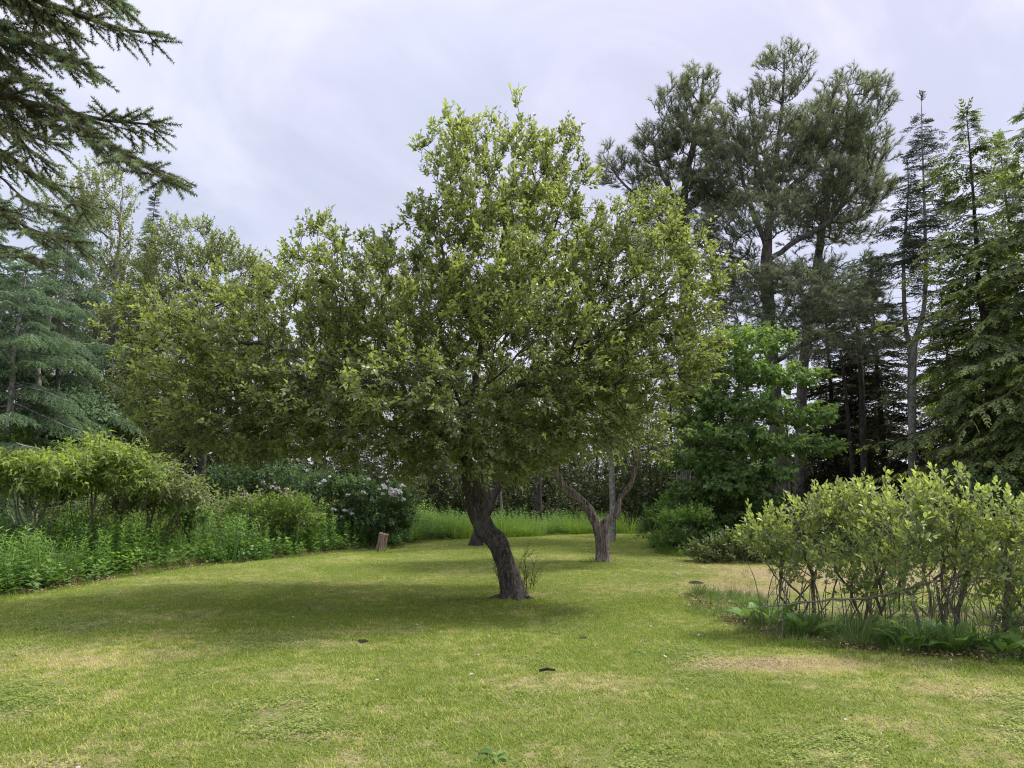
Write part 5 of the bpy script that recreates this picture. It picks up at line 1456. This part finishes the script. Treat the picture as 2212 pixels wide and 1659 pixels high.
sp_ += [U(x, y, 20.8) for x, y in ((822, 1032), (838, 1040), (846, 1030), (752, 1070), (760, 1110), (738, 1117), (744, 1105), (720, 1102), (796, 1036), (700, 1040), (712, 1030), (690, 1046), (830, 1022), (870, 1050), (848, 1072), (784, 1064))]
flower_heads(rh, sp_, .065, M['blossom'], 6)
fs = [o for o in C.objects if o.name.startswith('flowering_shrub')][0]
sp_ = [U(x + fr.normal(0, 5), y + fr.normal(0, 3), 19.0) for x, y in ((520, 1075), (532, 1068), (556, 1060), (560, 1070), (596, 1056), (606, 1062), (618, 1060), (612, 1072), (574, 1048), (582, 1054), (640, 1066), (515, 1090), (548, 1078), (500, 1082), (628, 1074))]
flower_heads(fs, sp_, .07, M['beige_blossom'], 8, n=22, ps=.045)
g = Geo(); rg = np.random.default_rng(55)
for k in range(150):
    x = rg.uniform(-60, 400); Yb = rg.uniform(14.2, 17.6); b = np.array([hx(x, Yb), Yb, 0])
    if np.min(np.linalg.norm(np.array(front) - b[:2], axis=1)) < 2.2 or not inside(b[None, :2], left_bed)[0]: continue; h = rg.uniform(.9, 1.9); dx, dy = rg.normal(0, .45, 2)
    P_, R_ = smooth_path([b, b + np.array([dx * .2, dy * .2, h * .4]), b + np.array([dx * .6, dy * .6, h * .8]), b + np.array([dx * 1.2, dy * 1.2, h])], [.012, .010, .008, .004], 3); V, T = tube(P_, R_, 4); g.add(V, T)
tag(g.build('bare_stems', M['shrub_stem'], origin=(hx(170, 15.5), 15.5, 0)), 'tangle of thin bare stems beneath the light green elder tops', 'twigs', kind='stuff')
# iris clump and a few long-leaved clumps at the border front
def clump(name, label, p, n, h, w, seed, mat, r=.18, spread=.35, cat='plant', part='leaf', group=None, seg=4):
    rng = np.random.default_rng(seed)
    o = empty(name, p, label, cat, group)
    for k in range(n):
        g = Geo(); th = rng.uniform(0, 2 * PI); rr = r * math.sqrt(rng.random()); ln = rng.uniform(.05, spread)
        b = np.array([[math.cos(th) * rr, math.sin(th) * rr, -.02]]) + np.asarray(p); L = h * rng.uniform(.6, 1.1)
        d = norm(np.array([[math.cos(th) * ln, math.sin(th) * ln, 1.0]])); a = th + rng.normal(0, .8)
        V, T, kk = blades(b, d, np.array([[-math.sin(a), math.cos(a), 0]]), L, w * rng.uniform(.8, 1.2), np.array([[math.cos(th) * L * .5 * ln / spread, math.sin(th) * L * .5 * ln / spread, -L * .3 * ln / spread]]), seg)
        g.add(V, T, rng.uniform(.1, .9)); g.build(part, mat, o)
    return o
clump('iris_clump', 'clump of tall blue-green sword leaves at the front of the weed border', G(500, 1216), 34, .75, .022, 401, M['iris'], .28)
clump('iris_clump', 'small clump of sword leaves beside the taller one in the border', G(560, 1209), 24, .6, .022, 402, M['iris'], .2)
clump('daylily_clump', 'pale arching grass-like leaves at the near corner of the border', G(45, 1270), 40, .6, .012, 403, M['meadow'], .25, 1.2)
clump('grass_clump', 'big arching tuft of dark grass at the front of the blueberry bed', G(1850, 1400), 60, .50, .010, 404, M['tallgrass'], .10, .9)
clump('grass_clump', 'second arching grass tuft, below the tallest blueberry bush', G(2110, 1405), 46, .45, .009, 405, M['tallgrass'], .10, .8)
clump('grass_clump', 'upright grass tuft at the bare corner of the blueberry bed', G(1640, 1345), 46, .42, .008, 406, M['tallgrass'], .12, .5)
# broad dock plants along the bed front
def dock(label, p, n, L, seed, mat=M['dock'], up=.9, group='broad-leaved dock plants at the bed front'):
    rng = np.random.default_rng(seed); o = empty('dock_plant', p, label, 'plant', group)
    for k in range(n):
        th = k * 2.4 + rng.uniform(-.3, .3); g = Geo()
        d = np.array([[math.cos(th), math.sin(th), up * rng.uniform(.5, 1.6)]]); ll = L * rng.uniform(.7, 1.15)
        b = np.asarray(p)[None] + np.array([[0, 0, .01]]); st = norm(d) * ll * .35
        V, T = prisms(b, b + st, .004, .003); g.add(V, T, .3)
        V, T, kk = leaves(b + st, d * np.array([1, 1, .8]), np.array([[0, 0, 1.0]]) + rng.normal(0, .2, (1, 3)), ll, ll * .42, .10, .28, rows=2)
        g.add(V, T, rng.uniform(.1, .9)); g.build('leaf', mat, o)
    return o
for i, (x, y, n, L, lab) in enumerate([(1672, 1352, 8, .30, 'big dock plant at the corner of the blueberry bed'), (1612, 1340, 6, .20, 'small dock plant out at the bare corner of the bed'),
        (1740, 1376, 7, .22, 'dock plant between the corner and the big arching grass tuft'), (1945, 1408, 8, .26, 'dock plant right beside the big arching grass tuft'),
        (1990, 1402, 7, .28, 'dock plant left of the tallest bush base'), (2070, 1412, 7, .30, 'dock plant with upright leaves before the tallest bush'),
        (2160, 1422, 6, .22, 'dock plant between the second grass tuft and the picture edge'), (2195, 1418, 7, .28, 'bright dock plant at the picture edge')]):
    dock(lab, G(x, y) + np.array([0, -.05, 0]), n + 2, L * 1.15, 500 + i)
dock('flat green plantain growing alone in the near lawn', G(1068, 1640) , 7, .10, 520, up=.25, group=None)
dock('flat pale plantain rosette in the shaded lawn', G(873, 1360) * np.array([1, 1, 1]), 6, .07, 521, up=.2, group=None)
dock('pale thistle rosette at the bare patch edge right of the centre', G(1375, 1412), 7, .07, 522, up=.15, group=None)

# ------------------------------------------------------------------ small things on the lawn
def stump():
    p = G(822, 1191); rng = np.random.default_rng(9)
    o = empty('wooden_stump', p, 'short weathered square wooden post leaning in front of the weed border', 'post')
    g = Geo(); n = 14; sec = 28
    ax = norm(np.array([.16, .05, 1.0])); ux = np.array([1, 0, -.16]); ux /= np.linalg.norm(ux); uy = np.cross(ax, ux)
    V = []
    for i in range(n + 1):
        for k in range(sec):
            a = 2 * PI * k / sec; c, s = math.cos(a), math.sin(a)
            rr = .125 / max(abs(c), abs(s)) ** .7
            rr *= 1 + .10 * mnoise.noise(Vector((c * 4, s * 4, i * .22))) + .07 * mnoise.noise(Vector((k * 1.7, i * .08, 4)))
            V.append(p + ax * (.52 * i / n - .05 + (.06 * mnoise.noise(Vector((c * 3, s * 3, 1))) if i == n else 0)) + (ux * c + uy * s * .7) * rr * (1 + .06 * (1 - i / n)))
    V.append(p + ax * .455)
    T = []
    for i in range(n):
        for k in range(sec):
            a, b = i * sec + k, i * sec + (k + 1) % sec; T += [(a, b, b + sec), (a, b + sec, a + sec)]
    for k in range(sec): T.append((n * sec + k, n * sec + (k + 1) % sec, len(V) - 1))
    g.add(V, T); g.build('post', bark_mat('weathered_wood', (.06, .035, .03), (.36, .25, .21), 16, .12, 1.0, (.34, .22, .17)), o)
stump()
clump('weed_tuft', 'pale weedy tuft at the foot of the short wooden post', G(820, 1196), 44, .30, .014, 410, M['meadow'], .26, 1.0)
def clod(label, x, y, r, seed, h=.5):
    p = G(x, y); rng = np.random.default_rng(seed); g = Geo()
    for q in range(7):
        c = p + np.array([rng.normal(0, r * .5), rng.normal(0, r * .35), r * h * .25]); rr = r * rng.uniform(.3, .55); V = []; m = 8
        V.append(c + np.array([0, 0, rr * h * 1.1]))
        for i in range(1, 4):
            for k in range(m):
                a = 2 * PI * k / m; e = PI / 2 - i * .6; f = rr * rng.uniform(.8, 1.2); V.append(c + np.array([math.cos(a) * math.cos(e) * f, math.sin(a) * math.cos(e) * f, math.sin(e) * f * h]))
        T = [(0, 1 + k, 1 + (k + 1) % m) for k in range(m)]
        for i in range(2):
            for k in range(m):
                a, b = 1 + i * m + k, 1 + i * m + (k + 1) % m; T += [(a, a + m, b + m), (a, b + m, b)]
        g.add(V, T)
    tag(g.build('soil_clod', M['clod'], origin=tuple(p)), label, 'clod')
clod('dark crumbly clod on the shaded lawn left of the trunk', 787, 1387, .07, 1, .45)
clod('flat grey patch of bare crumbled soil in the lawn below the trunk', 1257, 1378, .08, 2, .15)
clod('small dark clump near the left part of the lawn', 262, 1393, .045, 3, .3)
clod('brown heap of old cuttings on the straw ground', 1505, 1262, .16, 4, .4)
g = Geo(); p = G(1182, 1456)
V, T = tube([p + np.array([-.07, 0, .03]), p + np.array([0, .01, .04]), p + np.array([.07, -.005, .035])], [.012, .014, .008], 7); g.add(V, T)
tag(g.build('stick', M['clod'], origin=tuple(p)), 'short dark stick lying on the lawn right of the centre', 'stick')
g = Geo(); p = G(1340, 1802)
# water sprouts at the foot of the leaning trunk
sps = [leaf_sprig(rl, 10, .30, .05, .028, .8, .2, stem=.004) for _ in range(3)]
def sprouts(label, spots, seed):
    rng = np.random.default_rng(seed); o = empty('apple_sprout', spots[0][0], label, 'plant')
    lg, sg = Geo(), Geo()
    for (p, h, lx) in spots:
        pts = [p, p + np.array([lx * .3, 0, h * .4]), p + np.array([lx, rng.normal(0, .04), h])]
        P_, R_ = smooth_path(pts, [.006, .005, .003], 4); V, T = tube(P_, R_, 5); sg.add(V, T)
        m = 4
        for k in range(m):
            q = P_[min(len(P_) - 1, int((k + 1) * len(P_) / m) - 1)]
            place(lg, sg, sps, [q] * 2, [np.array([rng.normal(0, .5), rng.normal(0, .3), 1.0]), np.array([rng.normal(0, .5), rng.normal(0, .3), 1.0])], np.array([1.0, 0, 0]), [.9, .8], rng, .1, .1)
    sg.build('stems', M['apple_twig'], o, kind='stuff'); lg.build('leaves', M['apple'], o, kind='stuff')
sprouts('upright leafy sprouts growing beside the leaning apple trunk', [(G(1138, 1272), .52, -.03), (G(1146, 1270), .36, .06), (G(1132, 1268), .42, .0), (G(1152, 1268), .25, .06), (G(1126, 1270), .3, -.04)], 3)
sprouts('thin sprouts on the shaded side of the leaning apple trunk', [(G(1084, 1270), .40, -.05), (G(1080, 1266), .3, -.08)], 4)
clump('grass_tuft', 'ring of uncut grass round the foot of the leaning trunk', G(1100, 1294), 60, .10, .005, 411, M['meadow'], .26, .5, cat='grass', part='blade', seg=2)
clump('grass_tuft', 'uncut grass and leaves round the foot of the forked apple trunk', G(1300, 1213), 60, .20, .012, 412, M['meadow'], .42, .6, cat='grass', part='blade', seg=2)

# ------------------------------------------------------------------ woods behind
def wood():
    rng = np.random.default_rng(900)
    protos = []
    for q in range(3):
        protos.append(conifer('forest_spruce', 'dark forest spruce', 0, 0, 11 + q, 2.4, 1.0 + q * .4, 910 + q, dk, DRK, dp, .15, -.2, .25, .38, 6, .15, spray=.34, inst=False))
    for q in range(3):
        it = [(0, 0, 5.2 + q * .4, 2.0, 2.0, 2.0), (.9, .2, 3.4, 1.7, 1.6, 1.4), (-1.1, -.2, 3.6, 1.7, 1.6, 1.5), (.1, -.5, 7.4, 1.2, 1.2, 1.2), (0, 0, 2.2, 2.0, 1.8, .9)]
        protos.append(lobe_broadleaf('forest_tree', 'dull green forest tree', (0, 0), [np.array([0, 0, -.1]), np.array([.1, 0, 2.0]), np.array([0, .1, 4.2]), np.array([.1, 0, 6.6]), np.array([0, 0, 8.4])], [.14, .12, .09, .06, .02],
                      it, 560, 920 + q, M['brush'], M['dark_bark'], SM, bf=.3, step=.45, lift=.08, per_tip=2, extra=1.0, upb=.5, outb=.5, scale=(1.2, 1.9), thr=.035, rmin=.008, start=2, inst=False))
    used = [False] * 6
    spots = [  # x(2212), distance, kind, scale, where
        (-150, 30, 0, 1.1, 'deep behind the larch at the picture edge'), (-20, 27, 3, 1.0, 'behind the larches, left of the birch'), (90, 31, 1, 1.0, 'behind the overhanging spruce tips'),
        (170, 28, 4, .9, 'behind the slender birch trunk'), (330, 33, 3, 1.0, 'beyond the narrow spruce spire'), (400, 29, 4, .85, 'behind the leafy treetop beside the apple crown'),
        (520, 30, 5, .9, 'behind the long left limb of the apple tree'), (600, 34, 0, .85, 'seen through the left limb of the apple tree'), (560, 27, 3, .62, 'low above the dark viburnum'),
        (690, 31, 4, .85, 'above the flowering shrub'), (770, 36, 1, .8, 'above the white-flowered rhododendron'), (850, 30, 5, .7, 'right behind the rhododendron blossoms'),
        (930, 38, 2, .8, 'between the rhododendron and the leaning trunk'), (960, 34, 3, .62, 'just left of the leaning apple trunk'), (1040, 40, 4, .75, 'behind the leaning apple trunk'),
        (1120, 37, 0, .72, 'right of the leaning apple trunk over the meadow'), (1190, 35, 5, .62, 'above the meadow between the two apple trunks'), (1230, 42, 1, .8, 'deep beyond the meadow, left of the forked apple'),
        (1290, 36, 4, .62, 'behind the forked apple trunk'), (1350, 39, 2, .8, 'beyond the right arm of the forked apple'), (1400, 33, 3, .62, 'at the far end of the lawn gap'),
        (1450, 38, 0, .8, 'left of the maple, beyond the lawn gap'), (1530, 40, 4, .85, 'behind the left half of the maple'), (1620, 42, 1, .8, 'behind the middle of the maple'),
        (1700, 37, 3, .75, 'behind the right half of the maple'), (1790, 44, 0, .8, 'deep behind the tall pine'), (1860, 41, 2, .72, 'beyond the slim dark trunks'),
        (2040, 42, 3, .62, 'between the forked bare pair and the hemlocks'), (2130, 38, 1, .7, 'behind the tall hemlock'), (2260, 34, 0, .85, 'behind the hemlock on the picture edge'), (2330, 29, 4, .9, 'low behind the hemlock on the picture edge'),
        (-260, 24, 4, .9, 'nearest the larch at the picture edge'), (2400, 26, 0, .9, 'past the hemlock on the picture edge')]
    for (x, Y, kd, s, where) in spots:
        loc = (hx(x, Y), Y, 0); rz = rng.uniform(0, 6.28)
        lab = ('shaded dark wood spruce ' if kd < 3 else 'dull green wood tree ') + where
        grp = 'trees of the wood round the lawn'
        if not used[kd]:
            used[kd] = True; r = protos[kd]; r.location = loc; r.rotation_euler = (0, 0, rz); r.scale = (s, s, s); r['label'] = lab; r['group'] = grp
        else: copy_tree(protos[kd], loc, rz, s, lab, grp)
wood()
# brushwood that closes the view under the crowns
def brushwood(seed, mat, n=5):
    out = []
    for q in range(n):
        rg = np.random.default_rng(seed + q); g = Geo()
        c = np.stack([rg.normal(0, .45, 60), rg.normal(0, .45, 60), rg.uniform(.15, 1.25, 60)], 1)
        c[:, :2] *= (1.25 - .5 * c[:, 2:3])
        d = norm(c * np.array([.8, .8, .6]) + rg.normal(0, .3, c.shape) + np.array([0, 0, .3]))
        st = Geo(); place(g, st, SM, c, d, np.array([0, 0, 1.0]), rg.uniform(.9, 1.5, 60), rg, .45, .15)
        for k in range(7):
            e = c[k * 8]; V, T = prisms([[e[0] * .2, e[1] * .2, -.1]], [e], .012, .005); g.add(V, T, 0.0)
        out.append(proto('brushwood', g, mat))
    return out
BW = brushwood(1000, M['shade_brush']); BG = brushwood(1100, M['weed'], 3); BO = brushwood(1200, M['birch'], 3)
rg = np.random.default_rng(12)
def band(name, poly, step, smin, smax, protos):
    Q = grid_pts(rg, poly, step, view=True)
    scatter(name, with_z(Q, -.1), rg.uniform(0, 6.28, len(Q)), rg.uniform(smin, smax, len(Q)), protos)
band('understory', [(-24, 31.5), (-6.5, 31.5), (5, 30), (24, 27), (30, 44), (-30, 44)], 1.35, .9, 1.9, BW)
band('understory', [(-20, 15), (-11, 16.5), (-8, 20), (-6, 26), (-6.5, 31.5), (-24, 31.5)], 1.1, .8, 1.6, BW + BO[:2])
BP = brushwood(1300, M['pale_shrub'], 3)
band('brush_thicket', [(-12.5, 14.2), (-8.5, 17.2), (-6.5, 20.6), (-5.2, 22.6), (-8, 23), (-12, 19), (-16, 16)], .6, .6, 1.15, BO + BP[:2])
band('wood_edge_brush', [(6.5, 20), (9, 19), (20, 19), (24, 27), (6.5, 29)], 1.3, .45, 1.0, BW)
# pale and grey trunks in the middle distance
def bare_trunk(label, x, ytop, Y, r, mat, seed, lean=0, xs=None):
    o = empty('bare_trunk', (hx(x, Y), Y, 0), label, 'tree trunk'); g = Geo()
    zt = U(x, ytop, Y)[2]
    gnarly(g, [np.array([hx(x, Y) + lean * t + .04 * math.sin(seed + t * 5), Y, -.1 + (zt + .1) * t]) for t in np.linspace(0, 1, 6)], np.linspace(r, r * .55, 6), 4, 10, .06, seed, .2)
    g.build('trunk', mat, o, smooth=True)
bare_trunk('grey trunk standing between the arms of the forked apple', 1317, 850, 24.5, .11, M['gray_bark'], 1, .1)
bare_trunk('thin white birch stem at the back of the meadow', 1084, 940, 31, .055, M['gray_bark'], 2)
bare_trunk('dark thick trunk at the back of the meadow between the apples', 1164, 900, 30, .17, M['dark_bark'], 3)
bare_trunk('dark trunk in the shade left of the forked bare pair', 1862, 700, 28, .15, M['dark_bark'], 4, .1)
bare_trunk('slim dark trunk beside the thicker one in the right-hand shade', 1838, 760, 28.5, .09, M['dark_bark'], 5, -.15)
bare_trunk('slim grey-brown trunk at the picture edge below the hemlock', 2205, 700, 26, .11, M['dark_bark'], 6)
bare_trunk('dark trunk behind the left end of the apple limb', 221, 700, 22.5, .13, M['dark_bark'], 7, .1)
# bushes at the lawn's far right corner
bq('hazel_bush', 'low leafy bush at the far lawn corner under the maple', 1462, 19.5, 8, [(1455, 1120, .3, .4, .25), (1500, 1105, .35, .5, .2), (1440, 1160, .3, .4, .15), (1530, 1160, .5, .5, .2), (1480, 1165, .35, .4, .15)], 230, 331, M['weed'], M['dark_bark'], SH_SP, **ek)
bq('hazel_bush', 'light green sapling bush left of the maple at the lawn corner', 1425, 21.5, 5, [(1425, 1105, .4, .4, .25), (1410, 1130, .3, .3, .2), (1450, 1080, .3, .3, .2)], 120, 333, M['weed'], M['dark_bark'], SH_SP, **ek)
bq('bramble_bush', 'low dark bramble bush between the far lawn corner and the blueberries', 1570, 17.3, 8, [(1540, 1185, .45, .4, .2), (1600, 1180, .6, .5, .25), (1670, 1180, .5, .4, .25)], 240, 335, M['brush'], M['dark_bark'], SH_SP, **ek)
bq('rhododendron', 'dark shrub behind the blueberries beneath the forked bare spruces', 1930, 21, 8, [(1880, 1110, .9, .7, .5), (1990, 1105, .9, .7, .5), (2100, 1100, .9, .7, .5)], 280, 337, M['dark_shrub'], M['dark_bark'], DK_SP, **ek)
bq('rhododendron', 'dark glossy shrub in the gap behind the blueberries near the picture edge', 2130, 19.5, 8, [(2120, 1060, .7, .7, .45), (2180, 1080, .7, .7, .4), (1780, 1120, .7, .6, .4)], 220, 339, M['dark_shrub'], M['dark_bark'], DK_SP, **ek)
